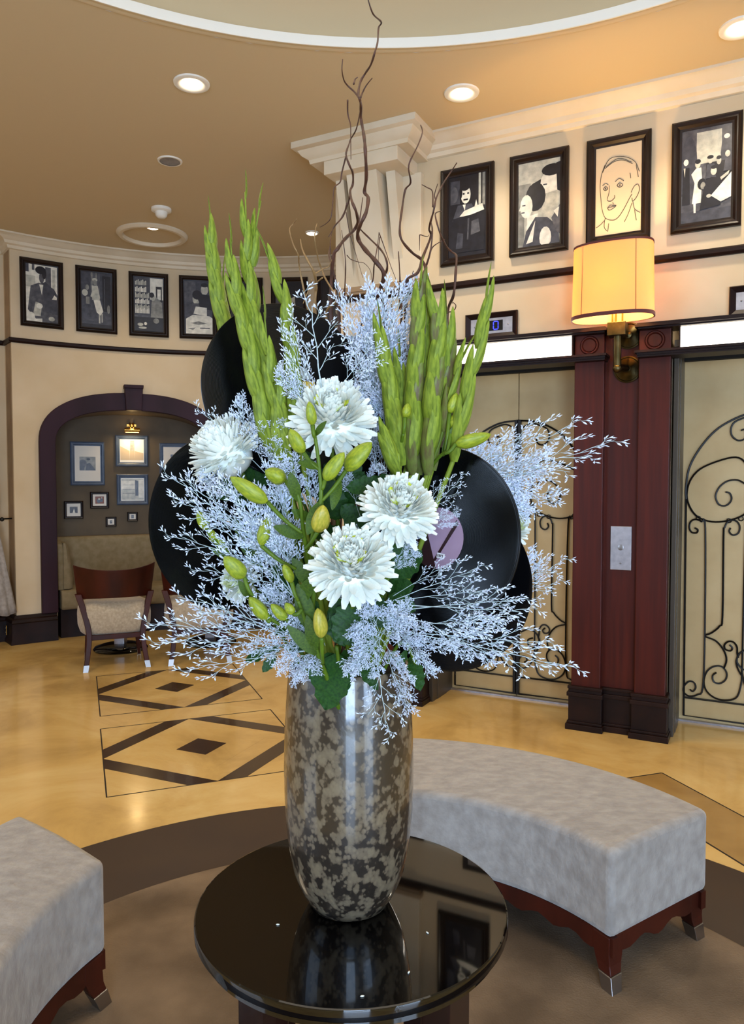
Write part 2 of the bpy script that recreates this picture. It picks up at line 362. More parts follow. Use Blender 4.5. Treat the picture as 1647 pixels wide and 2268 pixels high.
# corner walls behind the camera
g = G()
Z = CEIL
def quad(g, a, b, z0=0, z1=Z, m=0): g.add([(a[0], a[1], z0), (b[0], b[1], z0), (b[0], b[1], z1), (a[0], a[1], z1)], [(0, 1, 2, 3)], m)
e = W(7.2, .42)
g = G(); quad(g, (e.x, e.y), (6.2, -4.2)); struct(g.build('wall_right.001', 'plaster'))
g = G()
quad(g, (6.2, -4.2), (4.95, -4.2)); quad(g, (4.95, -4.2), (2.85, -4.2), 2.75); quad(g, (2.85, -4.2), (1.2, -4.2)); quad(g, (1.2, -4.2), (-.4, -4.2), 2.75); quad(g, (-.4, -4.2), (-4.8, -4.2)); struct(g.build('wall_front', 'plaster'))
g = G(); quad(g, (-4.8, -4.2), (-4.8, -1.9)); quad(g, (-4.8, -1.9), (-4.8, .7), 0, .7); quad(g, (-4.8, -1.9), (-4.8, .7), 3.1); quad(g, (-4.8, .7), (-4.8, P2.y)); quad(g, (-4.8, P2.y), (P2.x, P2.y)); struct(g.build('wall_left.001', 'plaster'))
for k, (xa, xb) in enumerate(((-.4, 1.2), (2.85, 4.95))):
    g = G()
    for x in (xa, (xa+xb)/2-.03, xb-.06): g.box(x, x+.06, -4.24, -4.16, 0, 2.75)
    for z in (0, 2.2, 2.69): g.box(xa, xb, -4.235, -4.165, z, z+.07)
    wn = struct(g.build('window_%d' % (1+k*2), 'dark_wood')); g = G(); g.box(xa, xb, -4.203, -4.197, 0, 2.75); g.build('pane', 'window_glass', wn)
g = G()
for y in (-1.9, -1.08, -.22, .64): g.box(-4.84, -4.76, y, y+.06, .7, 3.1)
for z in (.7, 1.9, 3.04): g.box(-4.835, -4.765, -1.9, .7, z, z+.06)
wn = struct(g.build('window_2', 'dark_wood')); g = G(); g.box(-4.803, -4.797, -1.9, .7, .7, 3.1); g.build('pane', 'window_glass', wn)

# ---- capital bracket on the lift wall
br = wroot('wall_bracket', 'cream plaster console bracket with stepped ribs under the cornice at the corner', 'bracket', 0, .42, 0)
g = G(); g.box(-.045, .60, -.045, .1, 2.83, 3.52); g.build('back_plate', 'plaster_trim', br, bevel=.004)
g = G(); g.box(-.06, .615, -.065, .1, 2.795, 2.83); g.box(-.05, .605, -.055, .1, 2.78, 2.80); g.build('base_moulding', 'taupe_paint', br, bevel=.004)
def rib(u0, u1, d0, zb, dmin=.045):
    g = G(); R = []
    n = 12
    prof = []
    for i in range(n+1):
        t = i/n; z = zb+(3.52-zb)*t; d = dmin+(d0-dmin)*(sin(t*PI/2)**.75*.55+t**2*.45); prof.append((d, z))
    g.sweep([[(u, -.0, prof[0][1])]+[(u, -d, z) for d, z in prof]+[(u, 0, 3.52)] for u in (u0, u1)])
    return g
rib(.15, .37, .24, 2.84).build('rib', 'plaster_trim', br, angle=40)
rib(.405, .47, .17, 2.98).build('rib', 'plaster_trim', br, angle=40)
rib(.04, .10, .19, 2.90).build('rib', 'plaster_trim', br, angle=40)
g = G(); g.box(.02, .555, -.31, .1, 3.51, 3.605); g.build('cap_block', 'plaster_trim', br, bevel=.004)
g = G(); prof = [(0, 3.595), (.01, 3.595), (.015, 3.62), (.05, 3.64), (.07, 3.67), (.10, 3.68), (.10, CEIL), (0, CEIL)]
R = [(-.07, .1, -1, 0), (-.07, -.31, -1, -1), (.62, -.31, 1, -1), (.62, .1, 1, 0)]
g.sweep([[(u+sx*d, y+sy*d, z) for d, z in prof] for u, y, sx, sy in R]); g.box(-.07, .62, -.31, .1, 3.595, CEIL)
g.build('cornice', 'plaster_trim', br, angle=35)

# ---- pilasters of the lift surround
def pilaster(u0, u1, a, b, label, jamb=True):
    r = wroot('pilaster', label, 'pilaster', 0, 0, 0)
    for (x0, x1, n) in ((u0, a, .46), (b, u1, .46)):
        g = G(); g.box(x0, x1, -n, -.36, .25, 2.37); g.build('shaft_strip', 'mahogany', r, bevel=.004)
    g = G(); g.box(a, b, -.41, -.36, .25, 2.40); g.build('centre_panel', 'mahogany', r)
    for (x0, x1, n) in ((u0, a, .46), (a, b, .41), (b, u1, .46)):
        e0 = .012 if x0 != a else -.012; e1 = .012 if x1 != b else -.012
        g = G(); g.box(x0-e0, x1+e1, -n-.02, -.36, 0, .25); g.box(x0-e0-.008, x1+e1+.008, -n-.035, -.36, .20, .225); g.box(x0-e0-.004, x1+e1+.004, -n-.03, -.36, .245, .262); g.box(x0-e0-.012, x1+e1+.012, -n-.05, -.36, 0, .035); g.box(x0-e0-.005, x1+e1+.005, -n-.035, -.36, .035, .05)
        g.build('plinth', 'base_wood', r, bevel=.003)
    for (x0, x1) in ((u0, a), (b, u1)):
        g = G(); c = ((x0+x1)/2, 2.305)
        pr = [(.0, .004), (.036, .004), (.036, .0), (.043, .009), (.05, .009), (.056, 0)]
        k = len(pr); vs = [(c[0]+q*cos(2*PI*j/28), -.46-d, c[1]+q*sin(2*PI*j/28)) for j in range(28) for q, d in pr]
        g.add(vs, [(j*k+i, j*k+i+1, ((j+1) % 28)*k+i+1, ((j+1) % 28)*k+i) for j in range(28) for i in range(k-1)])
        g.build('rosette', 'mahogany', r, angle=40)
    return r
pilaster(.08, .615, .25, .44, 'mahogany pilaster behind the flowers, left of the first lift')
pilaster(1.603, 2.14, 1.775, 1.968, 'tall mahogany double pilaster between the two lifts')
pilaster(3.14, 3.68, 3.31, 3.50, 'mahogany pilaster right of the second lift, beyond the frame')
# cornices above and below the light boxes
for i, (u0, u1) in enumerate(((.22, 1.80), (1.955, 3.35))):
    g = G(); g.box(u0, u1, -.545, -.36, 2.372, 2.386); g.box(u0+.01, u1-.01, -.53, -.36, 2.386, 2.396); g.box(u0+.015, u1-.015, -.52, -.36, 2.364, 2.372); wo = struct(wobj(g, 'trim_%d' % (6+i*2), 'dark_wood'))
    g = G(); g.box(u0, u1, -.545, -.36, 2.228, 2.241); g.box(u0+.01, u1-.01, -.53, -.36, 2.216, 2.228); g.box(u0+.012, u1-.012, -.52, -.36, 2.206, 2.216); struct(wobj(g, 'trim_%d' % (7+i*2), 'dark_wood'))
# ---- lifts
GR = [
 [(0, 1.915), (.129, 1.901), (.237, 1.853), (.316, 1.791), (.395, 1.684), (.444, 1.575), (.459, 1.452), (.456, 1.391)],
 [(.458, 1.391), (.45, .034), (0, .03)], [(.452, .149), (0, .147)],
 [(.105, 1.528), (.132, 1.61), (.185, 1.645), (.284, 1.622), (.382, 1.574), (.437, 1.501), (.453, 1.415), (.435, 1.342), (.389, 1.281), (.31, 1.253), (.223, 1.261), (.134, 1.3), (.093, 1.367), (.095, 1.434), (.105, 1.528)],
 [(.133, 1.485), (.173, 1.507), (.227, 1.501), (.27, 1.465), (.291, 1.411), (.274, 1.362), (.241, 1.351), (.214, 1.369), (.203, 1.399), (.215, 1.429), (.237, 1.435)],
 [(.034, 1.866), (.088, 1.891), (.156, 1.875), (.20, 1.85), (.214, 1.81), (.205, 1.77), (.172, 1.745), (.138, 1.755), (.128, 1.785), (.14, 1.81), (.16, 1.805)],
 [(.405, 1.213), (.387, 1.202), (.393, 1.183), (.421, 1.185), (.435, 1.213), (.428, 1.25), (.4, 1.265), (.366, 1.251), (.345, 1.209), (.337, .546), (.343, .224), (.37, .176), (.416, .158), (.45, .178), (.451, .216), (.423, .251), (.394, .248), (.383, .218), (.399, .191), (.416, .202)],
 [(.206, 1.219), (.213, 1.195), (.191, 1.174), (.162, 1.19), (.157, 1.232), (.179, 1.262), (.217, 1.259), (.238, 1.218), (.243, 1.164), (.24, .678), (.255, .615), (.299, .569), (.337, .546), (.275, .522), (.231, .471), (.213, .412), (.228, .355)],
 [(.127, .294), (.123, 1.232), (.107, 1.313), (.072, 1.339), (.038, 1.312), (.032, 1.257), (.066, 1.244), (.087, 1.272), (.066, 1.292)],
 [(.031, .463), (.087, .488), (.142, .459), (.156, .406), (.122, .362), (.088, .372), (.081, .412), (.115, .429)],
 [(.198, .505), (.182, .488), (.192, .469), (.22, .475), (.226, .502), (.204, .525), (.177, .523), (.158, .496), (.156, .46), (.15, .43)],
 [(.267, .326), (.288, .305), (.282, .268), (.249, .26), (.216, .289), (.212, .332), (.24, .366), (.284, .361), (.322, .325), (.338, .261), (.32, .202), (.269, .165), (.203, .162), (.149, .194), (.127, .294)],
 [(.127, .34), (.11, .27), (.075, .225), (.034, .214), (.015, .25), (.03, .29), (.06, .295), (.075, .27), (.055, .255)],
 [(.142, .459), (.161, .41), (.15, .36), (.127, .32)]]
def elevator(num, c, half):
    d = thing('door_%d' % num, None, None, W(c, 0, 0), -WA); d['kind'] = 'structure'
    for s in (-1, 1):
        g = G(); g.box(min(s*.003, s*half), max(s*.003, s*half), -.0, .05, .012, 2.235); lf = g.build('door_leaf', 'door_metal', d)
        g = G()
        for i, p in enumerate(GR):
            pts = [Vector((s*a, -.012, z)) for a, z in p]
            if len(p) > 3: pts = catmull(pts, 4)
            g.tube(pts, .0065 if i in (0, 1, 2) else .0055, 5)
        for a, z in ((.10, 1.34), (.15, 1.275), (.385, 1.273), (.215, 1.262)):
            g.tube([(s*a+.013*cos(k*PI/4), -.014, z+.013*sin(k*PI/4)) for k in range(9)], .0035, 4)
        g.build('iron_grille', 'black_iron', lf)
        g = G(); g.box(s*.012-.009, s*.012+.009, -.026, 0, .03, 1.915); g.build('centre_bar', 'black_iron', lf)
    g = G(); g.box(-half-.02, half+.02, -.03, .05, 0, .012); g.build('sill', 'brushed_steel', d)
    g = G(); g.box(-half-.02, half+.02, -.44, .0, 2.262, 2.30); g.box(-half-.02, half+.02, -.05, .05, 2.235, 2.27, 1); g.build('soffit', ['jamb_metal', 'black_gap'], d)
    for s in (-1, 1):
        g = G(); a, b = sorted((s*half, s*(half+.028))); g.box(a, b, -.37, .05, 0, 2.27); g.box(a-.004, b+.004, -.28, -.12, 0, 2.262); g.build('jamb', 'jamb_metal', d, bevel=.003)
    return d
elevator(1, 1.13, .475); elevator(2, 2.655, .478)
for u, lab in ((1.13, 'glowing white light box above the left lift, half behind green spikes'), (2.655, 'glowing white light box above the right lift at the photo edge')):
    r = wroot('header_light', lab, 'light box', u, .42, 2.243)
    g = G(); g.box(-.462, .462, -.08, .02, .004, .118); g.build('diffuser', 'lamp_tube', r)
    for xa in (-.47, .462): g = G(); g.box(xa, xa+.008, -.075, .02, 0, .122); g.build('end_cap', 'dark_wood', r)
    light('header_fluorescent', 'AREA', W(u, .56, 2.30), 9, (1, .93, .80), (PI/2, 0, -WA+PI), shape='RECTANGLE', size=.9, size_y=.1)

# ---- floor inlays
def fpoly(g, pts, z0, z1, m=0):
    a = sum(pts[i][0]*pts[(i+1) % len(pts)][1]-pts[(i+1) % len(pts)][0]*pts[i][1] for i in range(len(pts)))
    g.prism(pts if a > 0 else pts[::-1], z0, z1, m)
def inlay(ox, oy, s=1.05, ang=21.5):
    ux, uy = Vector((cos(rad(ang)), sin(rad(ang)))), Vector((-sin(rad(ang)), cos(rad(ang)))); O = Vector((ox, oy))
    q = lambda a, b: tuple(O+ux*a+uy*b)
    w = .145; h = s/2
    for m1, m2, c in (((0, h), (h, s), (0, s)), ((h, s), (s, h), (s, s)), ((s, h), (h, 0), (s, 0)), ((h, 0), (0, h), (0, 0))):
        m1, m2, c = Vector(m1), Vector(m2), Vector(c)
        a = m1+(c-m1).normalized()*w; b = m2+(c-m2).normalized()*w
        g = G(); fpoly(g, [q(*m1), q(*m2), q(*b), q(*a)], -.01, .0012); g.build('stone_band', 'stone_dark', floor)
    g = G(); k = .14; fpoly(g, [q(h-k, h), q(h, h+k), q(h+k, h), q(h, h-k)], -.01, .0012); g.build('stone_diamond', 'stone_dark', floor)
    t = .0035
    g = G()
    for a0, a1, b0, b1 in ((-t, t, -t, s), (s-t, s+t, 0, s), (0, s, -t, t), (0, s, s-t, s+t)): fpoly(g, [q(a0, b0), q(a1, b0), q(a1, b1), q(a0, b1)], -.01, .0009)
    g.build('stone_joint', 'seam', floor)
    g = G(); fpoly(g, [q(w+.02, h), q(h, s-w-.02), q(s-w-.02, h), q(h, w+.02)], -.01, .0006); g.build('stone_field', 'marble', floor)
inlay(-1.26, 3.48); inlay(-1.735, 4.70)
RCX, RCY = .022, 1.575
g = G(); n = 128; Ro, Ri = 1.86, 1.39
for i in range(n):
    a, b = 2*PI*i/n, 2*PI*(i+1)/n
    P_ = lambda r, t, z: (RCX+r*cos(t), RCY+r*sin(t), z)
    g.add([P_(Ri, a, .0015), P_(Ro, a, .0015), P_(Ro, b, .0015), P_(Ri, b, .0015)], [(0, 1, 2, 3)])
g.build('stone_ring', 'stone_brown', floor)
g = G(); g.lathe([(Ri+.004, 0), (Ri+.002, .008), (Ri-.01, .011), (.001, .011)], 128, (RCX, RCY)); rug = g.build('round_rug', 'rug_wool', smooth=True); tag(rug, 'round mottled brown carpet under the table and benches', 'rug')
def strip(A0, d, L_, wd, m):
    d = Vector(d).normalized(); nn = Vector((d.y, -d.x)) if 0 else Vector((-.947, -.32)); A0 = Vector(A0)
    g = G(); fpoly(g, [tuple(A0), tuple(A0+d*L_), tuple(A0+d*L_+nn*wd), tuple(A0+nn*wd)], -.01, .001); g.build('stone_panel', m, floor)
    g = G()
    for s0 in (0, wd): fpoly(g, [tuple(A0+nn*(s0-.004)), tuple(A0+nn*(s0+.004)), tuple(A0+nn*(s0+.004)+d*L_), tuple(A0+nn*(s0-.004)+d*L_)], -.01, .0013)
    fpoly(g, [tuple(A0-d*.004), tuple(A0+d*.004), tuple(A0+d*.004+nn*wd), tuple(A0-d*.004+nn*wd)], -.01, .0013)
    g.build('stone_joint', 'seam', floor)
strip((1.491, 3.776), (.32, -.947), 1.6, .333, 'stone_tan')

# ============================================================ pictures
def EL(t, cx, cy, rx, ry, n=14, a=0):
    return (t, [(cx+rx*cos(2*PI*i/n)*cos(a)-ry*sin(2*PI*i/n)*sin(a), cy+rx*cos(2*PI*i/n)*sin(a)+ry*sin(2*PI*i/n)*cos(a)) for i in range(n)])
def RE(t, x0, y0, x1, y1): return (t, [(x0, y0), (x1, y0), (x1, y1), (x0, y1)])
def PO(t, *p): return (t, list(p))
PIX = {
 'seated': [RE(5, 0, 0, 1, 1), RE(1, 0, .86, .1, 1), RE(2, .2, .9, .28, 1), RE(4, 0, .6, .3, .8), RE(2, .62, .55, .8, .98), RE(4, .84, .6, .93, .95), PO(2, (.05, .2), (.15, .62), (.45, .7), (.6, .7), (.9, .6), (1, .5), (1, .1), (.3, .05)), PO(1, (.5, .68), (.62, .72), (.95, .55), (1, .15), (.6, .2)), PO(5, (.42, .66), (.55, .66), (.5, .48)), EL(5, .44, .8, .13, .12), EL(2, .5, .78, .08, .1), EL(0, .47, .91, .17, .07), EL(0, .58, .86, .07, .1), PO(4, (.2, .1), (.3, .35), (.5, .32), (.45, .1)), EL(5, .42, .28, .1, .05), PO(5, (.82, .42), (.9, .5), (.98, .46), (.97, .42)), RE(2, .5, 0, 1, .14), EL(4, .8, .07, .1, .04), EL(5, .15, .08, .12, .08)],
 'standing': [RE(1, 0, 0, 1, 1), RE(2, .3, .5, .62, 1), RE(3, .34, .6, .38, 1), RE(3, .48, .62, .52, 1), RE(0, .7, .3, .98, .95), RE(2, .76, .35, .78, .9), EL(4, .12, .62, .1, .06), EL(3, .2, .72, .06, .05), RE(3, .15, .42, .27, .55), EL(4, .45, .87, .09, .03), EL(3, .45, .82, .06, .05), PO(4, (.35, .76), (.55, .76), (.62, .55), (.6, .5), (.36, .5)), PO(5, (.4, .5), (.62, .5), (.72, .3), (.62, .22), (.5, .28)), RE(4, .57, .08, .62, .24), RE(4, .66, .1, .7, .26), PO(4, (.3, .56), (.38, .7), (.42, .68), (.36, .54)), RE(0, 0, 0, 1, .06), RE(2, .05, .12, .4, .14), EL(3, .9, .35, .05, .08)],
 'shelves': [RE(2, 0, 0, 1, 1), RE(5, .55, .6, 1, 1), RE(0, .75, .55, .96, .85), RE(5, .80, .6, .92, .8), RE(1, 0, .3, .55, 1)]+[RE(5 if k % 2 else 4, .03+.05*i, y, .03+.05*i+.038, y+.07+.015*((i*7+k) % 3)) for k, y in enumerate((.86, .73, .62, .51, .40, .33)) for i in range(10 if k > 1 else 8)]+[PO(3, (.55, .2), (.6, .55), (.75, .65), (.95, .55), (1, .2)), EL(4, .65, .63, .08, .06), EL(0, .6, .68, .09, .05), EL(3, .82, .55, .06, .05), RE(0, 0, 0, 1, .26), EL(4, .2, .12, .1, .03), EL(5, .38, .14, .05, .03), EL(4, .28, .06, .14, .02), EL(3, .75, .2, .1, .05)],
 'desk': [RE(1, 0, 0, 1, 1), RE(2, 0, .6, .4, 1), EL(4, .72, .84, .13, .1), EL(0, .72, .93, .13, .04), PO(0, (.5, .5), (.6, .76), (.9, .74), (1, .6), (1, .45)), EL(4, .42, .66, .13, .1), EL(0, .45, .74, .17, .09), EL(0, .56, .68, .08, .08), PO(2, (.2, .45), (.3, .58), (.5, .58), (.6, .45)), PO(5, (.32, .38), (.4, .52), (.8, .50), (.8, .34)), PO(5, (.05, 0), (.05, .28), (.3, .36), (.9, .34), (1, .3), (1, 0)), PO(3, (.2, .2), (.5, .24), (.8, .2), (.5, .17)), PO(3, (.1, .1), (.4, .12), (.3, .07)), RE(2, .55, .1, .9, .12)],
 'dim': [RE(0, 0, 0, 1, 1), EL(1, .5, .6, .3, .25), RE(1, .1, .1, .9, .25)],
 'curly': [RE(0, 0, 0, 1, 1), RE(2, 0, 0, .2, 1), EL(4, .5, .6, .26, .3), EL(0, .5, .84, .32, .14), EL(0, .8, .7, .1, .2), EL(0, .22, .78, .08, .12), EL(1, .4, .6, .06, .02), EL(1, .62, .6, .06, .02), EL(2, .5, .5, .04, .06), EL(1, .5, .41, .09, .02), PO(1, (.1, 0), (.3, .3), (.7, .3), (.9, 0))],
 'smoker': [RE(0, 0, 0, 1, 1), RE(2, .55, .3, .8, 1), EL(3, .35, .7, .12, .1), PO(1, (.1, .1), (.2, .6), (.5, .6), (.7, .1)), EL(4, .6, .42, .08, .06), RE(3, .1, .05, .9, .14)],
 'writer': [RE(0, 0, 0, 1, 1), RE(1, .05, .66, .3, .95), EL(2, .15, .78, .1, .1), RE(4, .8, .58, .86, 1), RE(3, .9, .6, .97, 1), EL(5, .46, .76, .13, .11), EL(0, .44, .86, .13, .05), EL(0, .33, .8, .04, .08), RE(0, .4, .69, .52, .71), RE(0, .38, .765, .43, .785), RE(0, .5, .765, .55, .785), PO(1, (.1, .45), (.25, .64), (.62, .64), (.75, .5)), PO(5, (.38, .64), (.46, .64), (.44, .56)), PO(5, (.3, .5), (.42, .56), (.9, .62), (.95, .54), (.5, .49)), PO(5, (.7, .6), (.74, .68), (.78, .6)), PO(0, (.12, .48), (.98, .52), (.95, .05), (.2, .05)), PO(2, (.5, .2), (.52, .46), (.56, .46), (.54, .2)), PO(2, (.6, .25), (.62, .42), (.8, .44), (.85, .28)), PO(1, (.2, .1), (.25, .3), (.4, .28), (.38, .1))],
 'pair': [RE(4, 0, 0, 1, 1), RE(3, 0, .4, .3, .75), RE(3, 0, 0, .15, .4), EL(5, .74, .7, .22, .17), PO(5, (.55, .72), (.5, .62), (.6, .6)), PO(4, (.62, .6), (.6, .48), (.85, .45), (.95, .62)), EL(0, .80, .87, .24, .07), PO(0, (.9, .94), (1, .95), (1, .6), (.93, .62)), RE(1, .6, .70, .69, .715), EL(0, .42, .58, .24, .17), PO(0, (.2, .62), (.35, .74), (.55, .78), (.5, .6)), EL(5, .2, .48, .15, .14), PO(5, (.06, .5), (.02, .44), (.1, .44)), PO(5, (.22, .36), (.48, .38), (.45, .2), (.2, .05)), RE(1, .1, .49, .18, .505), RE(2, .08, .405, .16, .42), PO(1, (.12, 0), (.2, .18), (.42, .34), (.7, .32), (.95, .2), (1, 0)), PO(5, (.2, .03), (.42, .3), (.36, .05)), EL(5, .66, .08, .14, .13), PO(2, (.8, .3), (1, .45), (1, .1), (.9, .15)), PO(5, (.85, .38), (.98, .42), (.95, .3))],
 'sketch': [RE(6, 0, 0, 1, 1)],
 'party': [RE(2, 0, 0, 1, 1), RE(4, .3, .62, .8, .96), EL(1, .15, .62, .17, .32), RE(1, 0, .3, .32, .65), EL(1, .98, .7, .2, .22), EL(5, .9, .87, .06, .025), RE(0, .5, .3, 1, .62), RE(1, 0, 0, 1, .12), EL(5, .09, .66, .05, .035), PO(0, (.02, .2), (.03, .6), (.16, .6), (.18, .2)), PO(4, (.04, .6), (.08, .6), (.07, .5)), EL(4, .33, .62, .055, .04), EL(0, .33, .65, .06, .025), PO(5, (.2, .52), (.3, .58), (.4, .58), (.42, .45), (.4, .2), (.22, .2), (.27, .42)), PO(5, (.25, .2), (.3, .2), (.3, .1), (.26, .1)), EL(4, .58, .64, .05, .035), EL(0, .58, .675, .065, .02), PO(1, (.48, .45), (.52, .6), (.66, .6), (.7, .45)), EL(4, .75, .62, .045, .04), EL(0, .75, .655, .05, .02), EL(4, .92, .68, .05, .035), PO(1, (.84, .5), (.88, .64), (1, .64), (1, .5)), EL(4, .65, .52, .06, .045), EL(0, .65, .56, .06, .02), EL(0, .42, .4, .09, .06), EL(3, .44, .38, .05, .04), PO(0, (.38, .12), (.46, .36), (.6, .46), (.75, .44), (.8, .15)), PO(5, (.6, .26), (1, .48), (1, .22), (.8, .18)), PO(4, (.78, .44), (.96, .5), (.94, .46), (.8, .41)), EL(4, .56, .26, .05, .02)],
 'arches': [RE(5, 0, 0, 1, 1)],
}
PM = ['print_tone_%d' % i for i in range(6)]+['print_cream', 'print_ink', 'print_warm', 'mount_card', 'mount_bright']
def print_mesh(spec, w_, h_, y):
    g = G()
    for k, (t, p) in enumerate(spec):
        pp = [(-w_/2+min(1, max(0, a))*w_, y-k*.00018, -h_/2+min(1, max(0, b))*h_) for a, b in p]
        ar = sum(pp[i][0]*pp[(i+1) % len(pp)][2]-pp[(i+1) % len(pp)][0]*pp[i][2] for i in range(len(pp)))
        g.add(pp if ar > 0 else pp[::-1], [tuple(range(len(pp)))], t)
    return g
def picture(label, loc, rz, w_, h_, bw, spec, fm='frame_wood', depth=.032, mount=None, pw=None, ph=None, group=None, name='wall_picture', lines=None, mm=9):
    r = thing(name, label, 'picture', loc, rz, group)
    g = G(); W2, H2 = w_/2, h_/2
    prof = [(0, 0), (0, depth*.7), (bw*.22, depth), (bw*.42, depth*.82), (bw*.55, depth*.82), (bw*.8, depth*.45), (bw, depth*.38), (bw, 0)]
    g.sweep([[(sx*(W2-b), -d, sz*(H2-b)) for b, d in prof] for sx, sz in ((-1, -1), (1, -1), (1, 1), (-1, 1))], closed=True)
    g.build('frame', fm, r, angle=25)
    iw, ih = w_-2*bw, h_-2*bw
    if mount:
        g = G(); g.box(-iw/2, iw/2, -.009, 0, -ih/2, ih/2); g.build('mount', mount, r); y = -.0095; iw, ih = pw, ph
    else: y = -.008; g = G(); g.box(-iw/2-.002, iw/2+.002, -.0075, 0, -ih/2-.002, ih/2+.002); g.build('backing', 'black_gap', r)
    g = print_mesh(spec, iw, ih, y)
    if lines:
        for ln in lines:
            pts = catmull([(-iw/2+a*iw, y-.0012, -ih/2+b*ih) for a, b in ln], 4); g.tube(pts, .0019, 4, 7)
    g.build('print', PM, r)
    return r
SK = [[(.12, .42), (.1, .55), (.12, .68), (.2, .8)], [(.15, .72), (.3, .86), (.6, .86), (.85, .78), (.95, .66)], [(.2, .76), (.4, .82), (.6, .82), (.8, .76)], [(.22, .78), (.5, .85), (.78, .78)], [(.88, .74), (.93, .6)],
      [(.12, .42), (.15, .3), (.22, .2), (.38, .16), (.5, .18), (.62, .26), (.75, .38), (.8, .42)], [(.78, .44), (.84, .5), (.92, .52), (.96, .46), (.9, .38), (.82, .34), (.8, .38)], [(.15, .57), (.22, .59), (.28, .57)], [(.43, .59), (.52, .62), (.62, .585)],
      [(.17, .53), (.22, .555), (.27, .53), (.22, .51), (.17, .53)], [(.47, .545), (.53, .57), (.6, .54), (.53, .52), (.47, .545)], [(.21, .53), (.23, .54), (.22, .52)], [(.52, .545), (.54, .55), (.53, .53)], [(.3, .56), (.3, .48), (.26, .4), (.34, .38), (.42, .41), (.42, .44)],
      [(.27, .31), (.33, .335), (.38, .33), (.46, .32), (.38, .29), (.3, .28), (.27, .31)], [(.28, .31), (.46, .318)], [(.38, .36), (.4, .34)], [(.22, .2), (.2, .1), (.26, .05)], [(.02, .1), (.12, .13), (.2, .17)], [(.82, .34), (.86, .25), (.98, .2)], [(.8, .32), (.72, .2), (.64, .12)], [(.86, .24), (.9, .12)], [(.3, .13), (.28, .04)], [(.75, .66), (.77, .6)]]
RP = [(.73, 1.087, 'writer', 'dark framed photo of a man writing at a desk, beside the willow twigs'),
      (1.190, 1.552, 'pair', 'dark framed close photo of a dark haired woman and man in profile'),
      (1.657, 2.017, 'sketch', 'dark framed line drawing of a short haired face above the lamp shade'),
      (2.126, 2.483, 'party', 'dark framed photo of a crowd around a piano at the right edge')]
for u0, u1, k, lab in RP:
    picture(lab, W((u0+u1)/2, .425, 3.198), -WA, u1-u0, .612, .052, PIX[k], lines=SK if k == 'sketch' else None, group=None)
LP_ = [(127.68, 121.5, 'seated', 'leftmost framed photo over the rail, a seated man in a suit'),
       (119.7, 113.43, 'standing', 'framed photo of a standing figure in pale clothes, second from the left corner'),
       (111.7, 105.35, 'shelves', 'framed photo with rows of bookshelves, third from the left corner'),
       (103.63, 97.58, 'desk', 'framed photo of two people bent over papers, left of the tall green spikes'),
       (96.1, 90.06, 'dim', 'dark framed picture mostly hidden behind the tall green spikes'),
       (88.4, 82.6, 'curly', 'framed photo of a curly haired man showing above the upper left record'),
       (80.65, 74.9, 'smoker', 'framed photo half cut off by the bracket corner behind willow twigs')]
for t0, t1, k, lab in LP_:
    tm = (t0+t1)/2; picture(lab, A(tm, 3.235, -.006), rad(tm-90), .372, .62, .05, PIX[k], group=None)
def niche_pic(t0, t1, z0, z1, lab, big, spec, pw, ph, bright=False):
    tm = (t0+t1)/2; w_ = rad(abs(t0-t1))*3.96; h_ = z1-z0
    picture(lab, A(tm, (z0+z1)/2, .495), rad(tm-90), w_, h_, .042 if big else min(.026, w_*.2), spec, 'frame_blue' if big else 'frame_wood', .02, 'mount_bright' if bright else 'mount_card', pw, ph)
man = [RE(3, 0, 0, 1, 1), EL(2, .2, .5, .25, .3), PO(1, (.35, 0), (.45, .5), (.65, .55), (.95, .1), (1, 0)), EL(3, .55, .68, .1, .13), EL(0, .55, .82, .12, .08), RE(1, 0, 0, .3, .35)]
tower = [PO(10, (0, 0), (1, 0), (1, 1), (0, 1)), PO(6, (.4, .1), (.62, .1), (.6, .95), (.44, .95)), PO(6, (.02, .7), (.4, .5), (.4, .1), (.02, .1)), PO(6, (.62, .5), (.98, .4), (.98, .1), (.62, .1)), PO(4, (.44, .5), (.6, .5), (.6, .9), (.44, .9))]
house = [RE(4, 0, 0, 1, 1), RE(5, 0, .5, .6, .9), RE(3, .05, .3, .6, .33), RE(3, .05, .5, .6, .52), RE(3, .05, .7, .6, .72), PO(1, (.62, .2), (.76, .2), (.76, .9), (.62, .95)), RE(5, .78, .1, 1, .95), RE(2, .64, .5, .7, .8)]
grp = [RE(1, 0, 0, 1, 1), EL(3, .3, .6, .12, .14), EL(3, .6, .7, .1, .12), EL(2, .5, .3, .3, .2), EL(4, .75, .4, .1, .1)]
warm = [RE(8, 0, 0, 1, 1), EL(1, .4, .4, .25, .3), EL(4, .45, .65, .12, .15), EL(1, .75, .5, .12, .3), EL(4, .75, .8, .07, .1)]
mtn = [RE(2, 0, 0, 1, 1), PO(1, (0, 0), (.2, .9), (.4, .6), (.5, 0)), PO(1, (.5, 0), (.7, 1), (1, .6), (1, 0)), PO(5, (.35, 0), (.55, .7), (.7, 0))]
niche_pic(119.72, 114.95, 1.459, 1.903, 'tall blue grey framed photo with wide mount at the left in the niche', 1, man, .155, .14)
niche_pic(113.35, 108.66, 1.656, 1.98, 'blue grey framed tower print directly under the brass picture light', 1, tower, .24, .24, True)
niche_pic(113.25, 108.70, 1.255, 1.575, 'blue grey framed pale building print below the tower print', 1, house, .22, .22, True)
niche_pic(106.98, 101.9, 1.475, 1.905, 'tall blue grey framed photo at the right in the niche beside the white bloom', 1, grp, .12, .19)
niche_pic(117.05, 114.40, 1.221, 1.391, 'small black framed reddish photo left of the building print', 0, warm, .085, .075)
